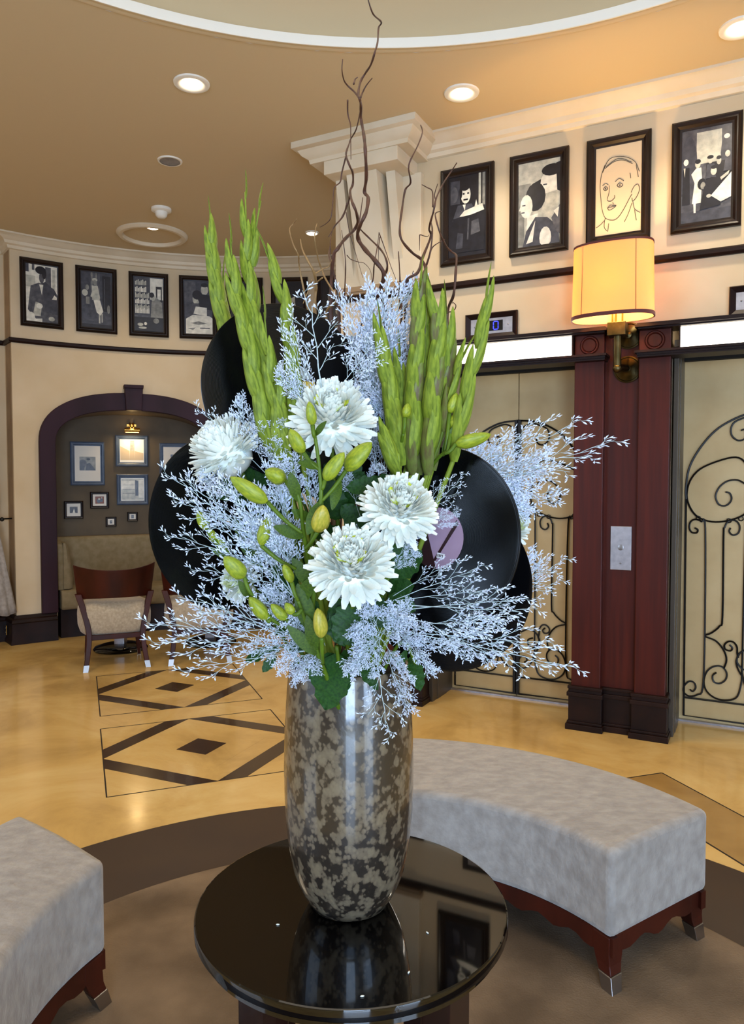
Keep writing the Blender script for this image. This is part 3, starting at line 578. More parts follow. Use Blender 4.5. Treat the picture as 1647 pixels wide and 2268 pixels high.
niche_pic(120.7, 118.05, 1.119, 1.300, 'small black framed mountain like photo, lowest at the left side of the niche', 0, mtn, .075, .065)
niche_pic(107.45, 104.9, 1.230, 1.400, 'small black framed portrait right of the building print', 0, warm, .065, .08)
niche_pic(114.9, 113.38, 1.028, 1.130, 'tiny black frame, leftmost of the three just above the banquette', 0, man, .025, .035)
niche_pic(111.78, 110.27, 1.080, 1.178, 'tiny black frame, middle and highest of the three above the banquette', 0, grp, .025, .035)
niche_pic(108.55, 107.0, 1.038, 1.137, 'tiny black frame, rightmost of the three just above the banquette', 0, warm, .03, .04)
# brass picture light
r = thing('picture_light', 'small brass picture light glowing over the niche pictures', 'lamp', A(111.0, 2.04, .5), rad(21))
g = G(); g.tube([(-.075, -.10, -.01), (.075, -.10, -.01)], .022, 14); g.build('lamp_tube', 'gold_metal', r, angle=40)
g = G()
for x in (-.016, .016): g.tube(catmull([(x, 0, .05), (x, -.05, .065), (x, -.095, .01)]), .006, 8)
g.ball((-.016, -.004, .06), .013); g.ball((.016, -.004, .06), .013); g.build('arm', 'gold_metal', r, smooth=True)
g = G(); g.box(-.05, .05, -.008, .0, .03, .06); g.build('wall_plate', 'gold_metal', r, bevel=.003)
g = G(); g.box(-.065, .065, -.105, -.092, -.036, -.031); g.build('bulb', mat('bulb_warm', 'fff0c0', emit='ffc060', estr=12) and 'bulb_warm', r)
light('picture_light_glow', 'AREA', A(111.0, 1.99, .38), 1.6, (1, .72, .35), (0, 0, rad(21)), shape='RECTANGLE', size=.14, size_y=.02)
light('picture_light_upper_glow', 'POINT', A(111.0, 2.055, .37), .7, (1, .68, .3), shadow_soft_size=.02)

# ============================================================ ceiling fittings
def downlight(x, y, label, power, r0=.10, spot=75, bright=1):
    r = thing('ceiling_downlight', label, 'ceiling light', (x, y, CEIL), 0)
    g = G(); g.lathe([(r0, 0), (r0*.98, -.008), (r0*.8, -.013), (r0*.62, -.006), (r0*.5, .0), (.02, .004)], 40); g.build('trim_ring', 'white_plastic', r, angle=40)
    g = G(); g.lathe([(.038, -.005), (.036, -.014), (.001, -.017)], 24); g.build('lamp', 'downlight_glow', r, smooth=True)
    light('downlight_beam', 'SPOT', (x, y, CEIL-.03), power, (1, .84, .62), spot_size=rad(spot*2-20), spot_blend=.8, shadow_soft_size=.05)
downlight(-1.006, 4.252, 'brightest ceiling downlight, left of the willow twigs', 55)
downlight(.512, 4.353, 'ceiling downlight with a wide trim ring right of the bracket', 55)
downlight(1.803, 3.739, 'ceiling downlight in the top right corner of the photo', 60)
downlight(-.536, 6.75, 'small far ceiling downlight left of the bracket', 30, .06)
downlight(-1.913, 6.60, 'ceiling downlight inside the round plaster ring', 45, .06)
g = G(); g.lathe([(.31, CEIL), (.31, CEIL-.012), (.29, CEIL-.03), (.26, CEIL-.03), (.25, CEIL-.012), (.25, CEIL)], 56, (-1.975, 6.80)); tag(g.build('plaster_ring', 'plaster_trim', angle=40), 'raised round plaster ring on the ceiling around a downlight', 'ceiling ring')
r = thing('ceiling_speaker', 'flat round speaker grille in the tan ceiling', 'speaker', (-1.4, 5.259, CEIL)); g = G(); g.lathe([(.085, 0), (.082, -.008), (.07, -.008)], 32); g.build('rim', 'white_plastic', r, angle=40)
g = G(); g.lathe([(.07, -.006), (.04, -.009), (.001, -.010)], 32); g.build('grille', 'brushed_steel', r, smooth=True)
r = thing('smoke_detector', 'white dome smoke detector on the ceiling above the plaster ring', 'smoke detector', (-1.716, 6.166, CEIL)); g = G(); g.lathe([(.08, 0), (.08, -.02), (.07, -.026), (.05, -.03)], 28); g.build('base', 'white_plastic', r, angle=40)
g = G(); g.lathe([(.05, -.03), (.045, -.06), (.03, -.075), (.001, -.078)], 24); g.build('sensor_dome', 'white_plastic', r, smooth=True)

# ============================================================ lift wall fittings
def indicator(u0, u1, z0, z1, lab, chars=True):
    r = wroot('floor_indicator', lab, 'display', (u0+u1)/2, .42, (z0+z1)/2); W2, H2 = (u1-u0)/2, (z1-z0)/2; bw = .034
    prof = [(0, 0), (0, .02), (.006, .026), (bw, .008), (bw, 0)]; g = G()
    g.sweep([[(sx*(W2-b), -d, sz*(H2-b)) for b, d in prof] for sx, sz in ((-1, -1), (1, -1), (1, 1), (-1, 1))], closed=True); g.build('frame', 'dark_wood', r, angle=25)
    g = G(); g.box(-W2+bw, W2-bw, -.009, .0, -H2+bw, H2-bw); pl = g.build('face_plate', 'brushed_steel', r)
    for x in (-W2+.06, W2-.06): g = G(); g.ball((x, -.009, 0), .005); g.build('screw', 'steel', pl)
    g = G(); g.box(-.055, .075, -.0115, -.008, -.032, .032); sc = g.build('screen', 'display_black', r)
    g = G(); y0, y1 = -.0125, -.011
    def seg(x0, x1, z0, z1): g.box(x0, x1, y0, y1, z0, z1)
    x0, x1 = .012, .048; t = .005
    seg(x0+t, x1-t, .022, .022+t); seg(x0+t, x1-t, -.027, -.022); seg(x0, x0+t, .002, .021); seg(x0, x0+t, -.021, -.002); seg(x1-t, x1, .002, .021); seg(x1-t, x1, -.021, -.002)
    for a, b in ((-.045, .008), (-.038, 0), (-.031, -.008), (-.038, -.014), (-.025, -.014), (-.024, 0), (-.031, .008)): seg(a, a+.004, b, b+.004)
    g.build('digits', 'display_blue', sc)
    return r
indicator(.902, 1.243, 2.403, 2.566, 'wood framed lift display showing a blue 0, over the left lift')
indicator(2.432, 2.77, 2.403, 2.566, 'wood framed lift display cut by the right photo edge')
r = wroot('call_plate', 'brushed steel call plate with key switch on the mahogany pilaster', 'call button', 1.876, .41, 1.103)
g = G(); g.box(-.06, .06, -.007, 0, -.13, .13); g.build('plate', 'brushed_steel', r, bevel=.002)
def ydisc(g, prof, c=(0, 0), n=20, m=0):
    k = len(prof); g.add([(c[0]+q*cos(2*PI*j/n), -d, c[1]+q*sin(2*PI*j/n)) for j in range(n) for q, d in prof], [(j*k+i, j*k+i+1, ((j+1) % n)*k+i+1, ((j+1) % n)*k+i) for j in range(n) for i in range(k-1)], m); return g
ydisc(G(), [(.017, .006), (.017, .013), (.012, .014), (.001, .014)], (0, .005)).build('key_switch', 'steel', r, angle=40)
g = ydisc(G(), [(.006, .006), (.006, .010), (.001, .010)], (0, -.09)); g.build('screw', 'steel', r)
# wall lamp
r = wroot('wall_lamp', 'bronze wall lamp with large oval amber shade on the pilaster', 'lamp', 1.87, .41, 2.25)
def plate(name, c):
    g = ydisc(G(), [(.078, .0), (.078, .012), (.07, .016), (.066, .012), (.03, .03), (.02, .045), (.001, .05)], c, 36)
    g.build(name, 'bronze', r, angle=35)
plate('upper_plate', (.035, .10)); plate('lower_plate', (.03, -.095))
g = G(); g.tube([(.03, 0, -.095), (.03, -.06, -.095), (-.005, -.15, -.095)], .02, 14); g.tube([(-.005, -.15, -.11), (-.005, -.15, .09)], .021, 14); g.ball((-.005, -.15, -.105), .026); g.build('arm', 'bronze', r, angle=40)
g = G(); g.box(-.055, .045, -.20, -.10, .075, .15); g.tube([(.035, 0, .10), (0, -.1, .11)], .018, 12); g.build('socket_box', 'bronze', r, bevel=.003)
g = G()
for x in (-.035, -.015, .02): g.tube([(x, -.15, .15), (x, -.15, .26)], .005, 8)
g.build('support_rod', 'gold_metal', r, angle=40)
SX, SY, SZ0, SZ1 = .215, .125, .16, .56; c0 = (-.02, -.24)
def oval(z, k, n=48): return [(c0[0]+SX*k*math.copysign(abs(cos(2*PI*j/n))**.8, cos(2*PI*j/n)), c0[1]+SY*k*math.copysign(abs(sin(2*PI*j/n))**.8, sin(2*PI*j/n)), z) for j in range(n)]
g = G(); n = 48; a, b, c, d = oval(SZ0, 1.03), oval(SZ1, .99), oval(SZ1, .97), oval(SZ0, 1.01)
vs = a+b+c+d; fs = []
for (p, q) in ((0, 1), (1, 2), (2, 3), (3, 0)): fs += [(p*n+j, p*n+(j+1) % n, q*n+(j+1) % n, q*n+j) for j in range(n)]
g.add(vs, fs); sh = g.build('lamp_shade', 'lamp_shade_fabric', r, angle=50)
mat('trim_ribbon', '4c0f10', .6)
for z0, z1, k in ((SZ0-.003, SZ0+.017, 1.045), (SZ1-.006, SZ1+.005, 1.0)):
    g = G(); a, b, c, d = oval(z0, k), oval(z1, k), oval(z1, k-.03), oval(z0, k-.03); g.add(a+b+c+d, fs); g.build('ribbon', 'trim_ribbon', sh, angle=50)
g = G()
for x in (-.15, .14):
    yy = c0[1]-SY*1.035*(1-abs(x/SX)**2.5)**.4; g.tube([(c0[0]+x, yy-.001, SZ0), (c0[0]+x*.96, yy*.985, SZ1)], .0022, 5)
g.build('seam', mat('seam_amber', '7a4a18', .8) and 'seam_amber', sh)
g = G(); g.ball((c0[0], c0[1], .36), .032, .032, .045, 14, 10); g.build('bulb', 'bulb_warm', r, smooth=True)
light('wall_lamp_glow', 'POINT', W(1.87+c0[0], .41-c0[1], 2.25+.36), 75, (1, .64, .27), shadow_soft_size=.05)

# ============================================================ curtain
r = thing('tied_curtain', 'grey curtain gathered to a hook at the far left edge', 'curtain', (-3.43, 6.72, 0))
g = G(); R = []; n = 30
for i in range(15):
    t = i/14; z = .30+.86*t
    hw = .16-.11*(t**.8) if t < .8 else .062+.02*(t-.8); hw = .15*(1-t)**.9+.05
    R.append([(-.02+hw*cos(2*PI*j/n)*(1+.10*sin(7*2*PI*j/n+t*2)), hw*.55*sin(2*PI*j/n)*(1+.28*sin(7*2*PI*j/n+t*2)), z+.012*sin(6*PI*j/n)*(t < .1)) for j in range(n)])
for i in range(8):
    t = i/7; z = 1.16+1.3*t; hw = .05+.16*t
    R.append([(-.02-.25*t**1.2+hw*cos(2*PI*j/n)*(1+.1*sin(7*2*PI*j/n)), (.03+.03*t)*sin(2*PI*j/n)*(1+.3*sin(7*2*PI*j/n)), z) for j in range(n)])
g.sweep(R); g.build('cloth', 'curtain_cloth', r, smooth=True)
g = G(); g.tube(catmull([(-.12, -.05, 1.15), (0, -.06, 1.16), (.07, 0, 1.16), (.09, .2, 1.155)]), .008, 8); g.ball((.09, -.0, 1.157), .02); g.build('tieback_hook', 'black_iron', r, smooth=True)
r = thing('wall_socket', 'small brass socket on the dark plinth of the left corner', 'socket', tuple(PC+PT*.066+PD*.10+Vector((0, 0, .12))), math.atan2(PT.y, PT.x)+PI/2)
g = G(); g.box(-.02, .02, -.006, 0, -.045, .045); g.build('plate', 'gold_metal', r, bevel=.002); g = G(); g.ball((0, -.006, .02), .004); g.ball((0, -.006, -.02), .004); g.build('screw', 'steel', r)

# ============================================================ banquette
def cyl(s, z, dr): return S(s, z, dr)
bq = thing('banquette', 'long olive brown upholstered banquette inside the arched niche', 'sofa', S(0, 0, .25), rad(TC-90))
inv = (Matrix.Translation(S(0, 0, .25)) @ Matrix.Rotation(rad(TC-90), 4, 'Z')).inverted()
def loc(v): return inv @ v
def rsw(prof, s0, s1, n=20): return [[loc(S(s0+(s1-s0)*i/n, z, d)) for d, z in prof] for i in range(n+1)]
g = G(); g.sweep(rsw([(.30, .40), (.28, .5), (.31, .8), (.33, .92), (.36, .945), (.44, .945), (.48, .92), (.48, .40)], -.69, .70)); g.build('backrest', 'banquette_fabric', bq, angle=50, bevel=.01)
g = G(); g.sweep(rsw([(-.03, .275), (-.05, .30), (-.05, .43), (-.03, .46), (.30, .47), (.40, .46), (.40, .275)], -.69, .70)); g.build('seat', 'banquette_fabric', bq, angle=50, bevel=.012)
g = G(); g.sweep(rsw([(.02, 0), (.02, .275), (.45, .275), (.45, 0)], -.69, .70)); g.build('base', 'base_wood', bq)
for s in (-1, 1):
    g = G(); pr = []
    for d, z in [(.02, .46), (.02, .86), (.05, .90), (.20, .93), (.34, .94), (.34, .46)]: pr.append((d, z))
    g.sweep([[loc(S(s*x, z, d)) for d, z in pr] for x in (.715, .655)]); g.build('end_panel', 'banquette_fabric', bq, bevel=.01)
    g = G(); rr = []
    for i in range(9):
        t = i/8; z = .47+.44*t; k = .03+.055*cos(t*PI/2)**.6
        rr.append([loc(S(s*x, z, d)) for x, d in ((.66, .01), (.66-k*.5, 0.0), (.66-k, .04), (.66-k, .3), (.66, .3))])
    g.sweep(rr); g.build('wing_cushion', 'banquette_fabric', bq, angle=60)

# ============================================================ klismos chairs
def chair(label, loc_, rz):
    r = thing('lounge_chair', label, 'chair', loc_, rz, None)
    # local: rear legs on y=0 (towards the hall), front towards +y
    def bk(x, z): return -.02+.16*(x/.3)**2-(z-.45)*.16*0-.10*(z-.5)*.6          # concave rear face
    g = G(); R = []; n = 18
    for i in range(n+1):
        t = -1+2*i/n; top = .80+.035*abs(t)**2.5; bot = .555+.02*(1-t*t); x0 = t*.315; x1 = t*.285
        yf = .19*t*t-.055
        R.append([(x0, yf-.03, top), (x1, yf+.02, bot), (x1, yf+.042, bot), (x0, yf-.005, top)])
    g.sweep(R); g.build('backrest', 'chair_wood', r, angle=40, bevel=.004)
    def leg(path, wd, name='leg'):
        P = catmull(path, 6); k = len(P); g = G(); R = []
        for i, p in enumerate(P):
            t = i/(k-1); a = wd[0]*(1-t)+wd[1]*t; b = a*1.05; R.append([(p.x+sx*a, p.y+sy*b, p.z) for sx, sy in ((-1, -1), (1, -1), (1, 1), (-1, 1))])
        g.sweep(R); lg = g.build(name, 'chair_wood', r, bevel=.004, angle=40)
        e = Vector(path[-1]); c_ = e+(Vector(path[-1])-Vector(path[-2]))*0; g = G(); a = wd[1]*1.06; d = (Vector(path[-1])-Vector(path[-2])).normalized(); q = e-d*.055
        a2 = a*1.08; g.sweep([[(e.x+sx*a, e.y+sy*a, 0) for sx, sy in ((-1, -1), (1, -1), (1, 1), (-1, 1))], [(q.x+sx*a2, q.y+sy*a2, q.z) for sx, sy in ((-1, -1), (1, -1), (1, 1), (-1, 1))]])
        g.build('metal_cap', 'steel', lg)
    for s in (-1, 1):
        leg([(s*.28, .12, .60), (s*.25, .09, .50), (s*.22, .06, .38), (s*.205, .045, .27), (s*.215, .02, .14), (s*.237, -.02, 0)], (.025, .018))
        leg([(s*.195, .44, .27), (s*.205, .452, .14), (s*.215, .47, 0)], (.022, .014))
    g = G(); g.box(-.21, .21, .03, .06, .235, .275); g.box(-.2, .2, .43, .46, .235, .275); g.box(-.215, -.19, .05, .44, .235, .275); g.box(.19, .215, .05, .44, .235, .275); g.build('seat_frame', 'chair_wood', r, bevel=.004)
    g = G(); R = []
    for z, k in ((.272, .9), (.29, .97), (.34, 1.03), (.42, 1.04), (.47, 1.02), (.505, .94), (.525, .78), (.53, .4)):
        R.append([(.275*k*math.copysign(abs(cos(2*PI*j/40))**.55, cos(2*PI*j/40)), .25+.22*k*math.copysign(abs(sin(2*PI*j/40))**.55, sin(2*PI*j/40)), z) for j in range(40)])
    g.sweep(R); g.build('seat_cushion', 'chair_fabric', r, smooth=True)
chair('curved back lounge chair nearest the left arch jamb, cream drum seat', (-2.04, 5.91, 0), rad(23))
chair('curved back lounge chair partly hidden behind the white sprays', (-1.415, 6.09, 0), rad(15))
for x, y, lab in ((-2.25, 6.62, 'small round pedestal table seen under the left chair'), (-1.50, 6.88, 'small round pedestal table seen under the right chair')):
    r = thing('pedestal_table', lab, 'table', (x, y, 0)); g = G(); g.lathe([(.001, 0), (.23, 0), (.235, .01), (.22, .03), (.16, .045), (.07, .055), (.001, .055)], 40); g.build('base', 'black_lacquer', r, angle=40)
    g = G(); g.box(-.045, .045, -.045, .045, .05, .64); g.build('column', 'brushed_steel', r, bevel=.004)
    g = G(); g.lathe([(.001, .635), (.22, .635), (.235, .645), (.235, .662), (.22, .668), (.001, .668)], 40); g.build('tabletop', 'dark_wood', r, angle=40)

# ============================================================ curved benches
def bench(label, ic, ir, oc, orr, a0, a1, oa0, oa1, z0=.165, z1=.43):
    # inner arc (centre ic, radius ir, angles a0..a1), outer arc likewise
    n = 28; I = [Vector((ic[0]+ir*cos(rad(a0+(a1-a0)*i/n)), ic[1]+ir*sin(rad(a0+(a1-a0)*i/n)), 0)) for i in range(n+1)]
    O = [Vector((oc[0]+orr*cos(rad(oa0+(oa1-oa0)*i/n)), oc[1]+orr*sin(rad(oa0+(oa1-oa0)*i/n)), 0)) for i in range(n+1)]
    base = (I[0]+O[0]+I[-1]+O[-1])/4; r = thing('curved_bench', label, 'bench', tuple(base))
    L = lambda v, z: (v.x-base.x, v.y-base.y, z)
    g = G(); R = []
    for i in range(n+1):
        a, b = I[i], O[i]; m = (b-a).normalized()
        crown = [(.25, .006), (.5, .009), (.75, .006)]
        R.append([L(a, z0), L(a, z0+.1), L(a, z1)]+[L(a+(b-a)*t, z1+h) for t, h in crown]+[L(b, z1), L(b, z0+.1), L(b, z0)])
    # rounded ends
    g.sweep(R); g.build('upholstery', 'bench_fabric', r, bevel=.022, seg=4, angle=50)
    g = G(); R = []
    wav = lambda t: .012*sin(t*18)
    for i in range(n+1):
        a, b = I[i], O[i]; m = (b-a).normalized(); R.append([L(a+m*.01, z0+.002), L(a+m*.01, z0-.055+.01*sin(i*1.4)), L(a+m*.035, z0-.055+.01*sin(i*1.4)), L(a+m*.035, z0+.002)])
    g.sweep(R); g.build('apron', 'chair_wood', r, angle=40)
    g = G(); R = []
    for i in range(n+1):
        a, b = I[i], O[i]; m = (a-b).normalized(); R.append([L(b+m*.01, z0+.002), L(b+m*.01, z0-.055+.01*sin(i*1.4)), L(b+m*.035, z0-.055+.01*sin(i*1.4)), L(b+m*.035, z0+.002)])
    g.sweep(R); g.build('apron', 'chair_wood', r, angle=40)
    for e in (0, -1):
        a, b = I[e], O[e]; tg = (I[e]-I[1 if e == 0 else -2]).normalized(); R = []; g = G(); k = 20
        for i in range(k+1):
            t = i/k; p = a+(b-a)*(.03+.94*t)-tg*.012; zz = z0-.052+.014*cos(t*PI*6)*sin(PI*t)
            R.append([L(p, z0+.002), L(p, zz), L(p-tg*.025, zz), L(p-tg*.025, z0+.002)])
        g.sweep(R); g.build('end_apron', 'chair_wood', r, angle=40)
        for q, sg in ((a, 1), (b, -1)):
            m = (b-a).normalized()*sg; c = q+m*.04-tg*.045; foot = q+m*.015-tg*.005 if sg > 0 else q+m*.03-tg*.02
            def sq(c_, h_, z): return [(c_.x-base.x+(m.x*sx+tg.x*sy)*h_, c_.y-base.y+(m.y*sx+tg.y*sy)*h_, z) for sx, sy in ((-1, -1), (1, -1), (1, 1), (-1, 1))]
            g = G(); g.sweep([sq(c, .034, z0), sq(c, .033, z0-.05), sq(c*.8+foot*.2, .028, .08), sq(c*.5+foot*.5, .024, .055)]); lg = g.build('leg', 'chair_wood', r, bevel=.003)
            g = G(); g.sweep([sq(c*.5+foot*.5, .0255, .055), sq(foot, .021, .0)]); g.build('metal_cap', 'steel', lg, bevel=.002)
    return r
bench('long curved grey bench right of the vase, end face towards the viewer', (-.03, 1.74), .81, (.03, 1.936), 1.156, 27.0, 82, 22.7, 84)
bench('curved grey bench cut off by the left edge of the photo', (-.03, 1.72), .80, (-.03, 1.80), 1.24, 154.5, 215, 153.0, 212)

# ============================================================ round table and vase
TX, TY, TZ, TR = -.036, 1.302, .75, .275
r = thing('round_table', 'round glossy black table under the vase', 'table', (TX, TY, 0))
g = G(); g.lathe([(TR-.003, TZ), (TR-.0008, TZ-.0012), (TR, TZ-.004), (TR, TZ-.018), (TR-.003, TZ-.021), (TR-.012, TZ-.022), (TR-.010, TZ-.034), (TR-.02, TZ-.040)], 128); n_ = 128; g.add([((TR-.003)*cos(2*PI*i/n_), (TR-.003)*sin(2*PI*i/n_), TZ) for i in range(n_)], [tuple(range(n_))]); g.add([((TR-.02)*cos(2*PI*i/n_), (TR-.02)*sin(2*PI*i/n_), TZ-.04) for i in range(n_)], [tuple(range(n_-1, -1, -1))]); g.build('tabletop', 'black_lacquer', r, angle=30)
g = G(); g.lathe([(TR-.12, TZ-.04), (TR-.12, TZ-.09), (TR-.14, TZ-.09), (TR-.14, TZ-.04)], 64); g.build('apron', 'table_wood', r, angle=40)
for k in range(4):
    a = PI/4+k*PI/2+.06; c = (.205*cos(a), .205*sin(a)); g = G()
    def sq(h_, z, off=0): return [(c[0]+h_*(sx*cos(a)-sy*sin(a))+off*cos(a), c[1]+h_*(sx*sin(a)+sy*cos(a))+off*sin(a), z) for sx, sy in ((-1, -1), (1, -1), (1, 1), (-1, 1))]
    g.sweep([sq(.029, TZ-.04), sq(.028, .45), sq(.022, .06, .01), sq(.02, 0.012, .02)]); g.build('leg', 'table_wood', r, bevel=.003)
g = G(); g.lathe([(.001, .22), (.15, .22), (.16, .225), (.16, .24), (.15, .245), (.001, .245)], 48); g.build('lower_shelf', 'table_wood', r, angle=40)
VX, VY = -.041, 1.302
vp = [(.001, .001), (.062, .001), (.069, .004), (.079, .02), (.090, .042), (.0985, .066), (.1045, .095), (.1095, .130), (.1128, .17), (.1142, .21), (.1145, .25), (.1135, .30), (.1115, .345), (.1085, .39), (.1055, .42), (.1045, .430), (.1025, .432), (.100, .428), (.103, .39), (.105, .33), (.106, .2), (.07, .03), (.001, .02)]
g = G(); g.lathe(vp, 96); vase = g.build('vase', 'vase_glaze', loc=(VX, VY, TZ), smooth=True)
tag(vase, 'tall glazed mottled brown barrel vase on the black table', 'vase')
# dropped petals on the table top
for i, (px, py) in enumerate(((615, 2049), (905, 2155), (946, 2067), (802, 2208))):
    v = at(px, py, 1.15)-Vector((0, 0, EYE)); t = (TZ-EYE)/v.z; g = G(); g.ball((0, 0, .0012), .0035, .0015, .0012, 6, 4)
    o = g.build('fallen_petal', 'petal_white', loc=(v.x*t, v.y*t, TZ), rz=i*1.1, smooth=True); tag(o, ['tiny white petal on the table left of the vase', 'tiny white petal near the front edge of the table, right side', 'tiny white petal on the table just right of the vase', 'tiny white petal near the front edge of the table, centre'][i], 'petal')

# ============================================================ the arrangement
NECK = Vector((VX, VY, 1.12))
def neck(dx=0, dy=0, z=1.05): return Vector((VX+dx, VY+dy, z))
# ---- vinyl records
def record(label, px, py, D, nrm, lab, roll=0):
    r = thing('vinyl_record', label, 'record', tuple(at(px, py, D)), 0, None)
    q = aim(nrm, roll); r.rotation_euler = q.to_euler(); R = .151
    g = G(); g.lathe([(.0036, .0008), (.05, .0008), (.052, .0006), (.055, .0009), (.060, .0007), (.144, .0007), (.1465, .0011), (.1505, .0008), (R, 0), (.1505, -.0008), (.1465, -.0011), (.144, -.0007), (.055, -.0009), (.0036, -.0008), (.0036, .0008)], 128)
    g.build('disc', 'vinyl', r, angle=30)
    if lab:
        g = G()
        for k, (m, p) in enumerate(lab): g.add([(x*.0505, y*.0505, .0011+k*.00025) for x, y in p], [tuple(range(len(p)))], m)
        g.build('paper_label', ['label_lilac', 'label_dark', 'label_grey', 'label_yellow', 'label_red', 'label_white'], r)
    return r
CI = [(cos(2*PI*i/40), sin(2*PI*i/40)) for i in range(40)]
def rect(x0, y0, x1, y1): return [(x0, y0), (x1, y0), (x1, y1), (x0, y1)]
def seg_poly(f, n=40):                         # part of the disc where f(angle) range
    a0, a1 = f; return [(cos(a0+(a1-a0)*i/n), sin(a0+(a1-a0)*i/n)) for i in range(n+1)]
labA = [(3, CI), (2, seg_poly((rad(25), rad(155)))), (1, rect(-.88, .36, .88, .44))]+[(5, rect(-.55+.13*i, .52, -.55+.13*i+.05, .82)) for i in range(8)]+[(4, rect(-.25, -.75, .45, .2)), (2, rect(-.15, -.6, .1, .1))]
labC = [(0, CI), (1, seg_poly((rad(135), rad(280)))), (1, [(-.10, -.99), (0, -.95), (.72, .6), (.62, .72)]), (5, rect(.12, -.62, .42, -.45))]+[(1, rect(.15+.06*i, -.58, .15+.06*i+.03, -.49)) for i in range(4)]
UPV = Vector((0, 0, 1))
def rec_roll(nrm):                             # keep label upright
    q = (Vector(nrm).to_track_quat('Z', 'Y')).to_matrix(); y = q @ Vector((0, 1, 0)); x = q @ Vector((1, 0, 0)); return math.atan2(x.z*1, y.z) * -1
def recx(label, px, py, D, nrm, lab, extra=0): return record(label, px, py, D, nrm, lab, rec_roll(nrm)+extra)
recx('black vinyl record upper left with grey and yellow label behind green spikes', 640, 866, 1.27, (.46, -.87, .12), labA)
recx('black vinyl record mostly hidden behind the upper left record', 745, 925, 1.36, (-.30, -.93, .1), None)
recx('front black vinyl record with a lilac label, right of the chrysanthemums', 968, 1192, 1.225, (-.60, -.78, .10), labC, rad(-8))
recx('black vinyl record low at the right, under the front record', 985, 1292, 1.275, (-.42, -.90, .05), None)
recx('black vinyl record at the left behind white sprays, beside the niche', 505, 1155, 1.275, (.72, -.68, .05), None)

# ---- curly willow
def willow(label, pts, D, r0=.0036, twigs=(), pale=False, root=True, top=None):
    P = []; n = len(pts)
    for i, (x, y) in enumerate(pts):
        t = i/(n-1); P.append(at(x, y, D+.03*sin(i*1.3)+(top or 0)*t))
    if root: P = [neck(random.uniform(-.05, .05), random.uniform(-.02, .06))]+P
    C_ = catmull(P, 6); k = len(C_)
    g = G(); g.tube(C_, [r0*(1-.72*i/(k-1))*(1+.12*sin(i*.9)) for i in range(k)], 6)
    o = g.build('willow_branch', 'willow_pale' if pale else 'willow_bark', smooth=True); tag(o, label, 'branch')
    for tw in twigs:
        T = catmull([at(x, y, D+.02*sin(j)+(top or 0)) for j, (x, y) in enumerate(tw)], 5); g = G()
        g.tube(T, [r0*.42*(1-.6*i/(len(T)-1)) for i in range(len(T))], 5); g.build('twig', 'willow_pale' if pale else 'willow_bark', o, smooth=True)
    return o
willow('tallest curly willow branch, forking three ways at its top', [(850, 760), (833, 670), (840, 645), (850, 608), (831, 578), (811, 556), (795, 534), (792, 515), (800, 493), (811, 468), (815, 438), (807, 425), (811, 392), (809, 340), (807, 312), (803, 285), (799, 262), (799, 233), (796, 219), (793, 208), (798, 181), (809, 162), (821, 143), (830, 115), (836, 92), (838, 62), (844, 49), (826, 31), (815, 0)], 1.30, .0042,
       [[(796, 219), (784, 203), (769, 189), (761, 176), (757, 154), (758.6, 131)], [(798, 217), (802, 206), (811, 189), (824, 173)], [(783, 186), (786, 176), (792, 171)]], top=-.05)
willow('curly willow branch climbing left of the tallest one with a side loop', [(752, 900), (735, 760), (733, 640), (738, 569), (748, 550), (765, 528), (784, 509), (792, 490), (788, 468), (779, 446), (775, 424), (781, 408), (781, 383), (774, 367), (766, 342), (773, 318), (777, 307), (789, 285), (798, 244)], 1.33, .0038,
       [[(766, 346), (757, 381), (753, 403), (740, 416), (737, 444), (733, 480), (722, 495), (708, 503)], [(769.6, 221), (770, 252), (776, 277), (776.5, 307), (777, 353)], [(775, 430), (770, 452), (755, 484), (738, 504), (731, 536), (733, 570)], [(768, 450), (760, 478), (742, 500), (727, 525)]])
willow('dark curly willow branch in front of the bracket, bowed to the left', [(860, 900), (905, 780), (938, 690), (947, 638), (935, 613), (942, 594), (932, 574), (913, 560), (890, 533), (885, 506), (890, 463), (897, 421), (909, 404), (905, 366), (925, 322), (935, 293), (931, 277)], 1.28, .0034)
willow('curly willow branch crossing the first framed photo of the lift wall', [(880, 900), (895, 740), (900, 645), (903, 618), (925, 603), (935, 572), (954, 523), (950, 506), (959, 470), (966, 438), (982, 405), (1000, 378), (1011, 361)], 1.29, .0034,
       [[(955, 487), (964, 450), (962, 431), (969, 407)], [(958, 458), (957, 424), (945, 415), (934, 409)], [(952, 560), (960, 545), (985, 530)]])
willow('curly willow branch hooking right over the first lift wall photo', [(930, 900), (985, 790), (991, 691), (1004, 653), (1009, 600), (1010, 567), (1000, 558), (988, 545), (974, 516), (964, 480), (966, 471), (977, 468)], 1.27, .0030,
       [[(988, 691), (1000, 690), (1007, 685), (1009, 676), (1003, 670), (1001, 672)], [(970, 691), (975, 688), (988, 691)]])
willow('thin curly willow branch bundled over the right green spikes', [(905, 900), (920, 760), (930, 640), (952, 560), (957, 511), (954, 487), (961, 470)], 1.31, .0026, [[(929, 521), (931, 520), (945, 524), (950, 520)], [(929, 521), (929, 555)], [(925, 604), (914, 640), (906, 690)]])
willow('pale thin willow twig left of the far ceiling light', [(700, 900), (690, 740), (664, 599), (661, 567), (649, 541), (641, 509), (648, 497), (657, 485)], 1.33, .0022, pale=True)
willow('pale curly willow branch rising to the far ceiling light', [(720, 900), (728, 760), (722, 693), (743, 669), (741, 652), (721, 618), (712, 596), (704, 572), (697, 533), (698, 510), (702, 495)], 1.31, .0028, pale=True)
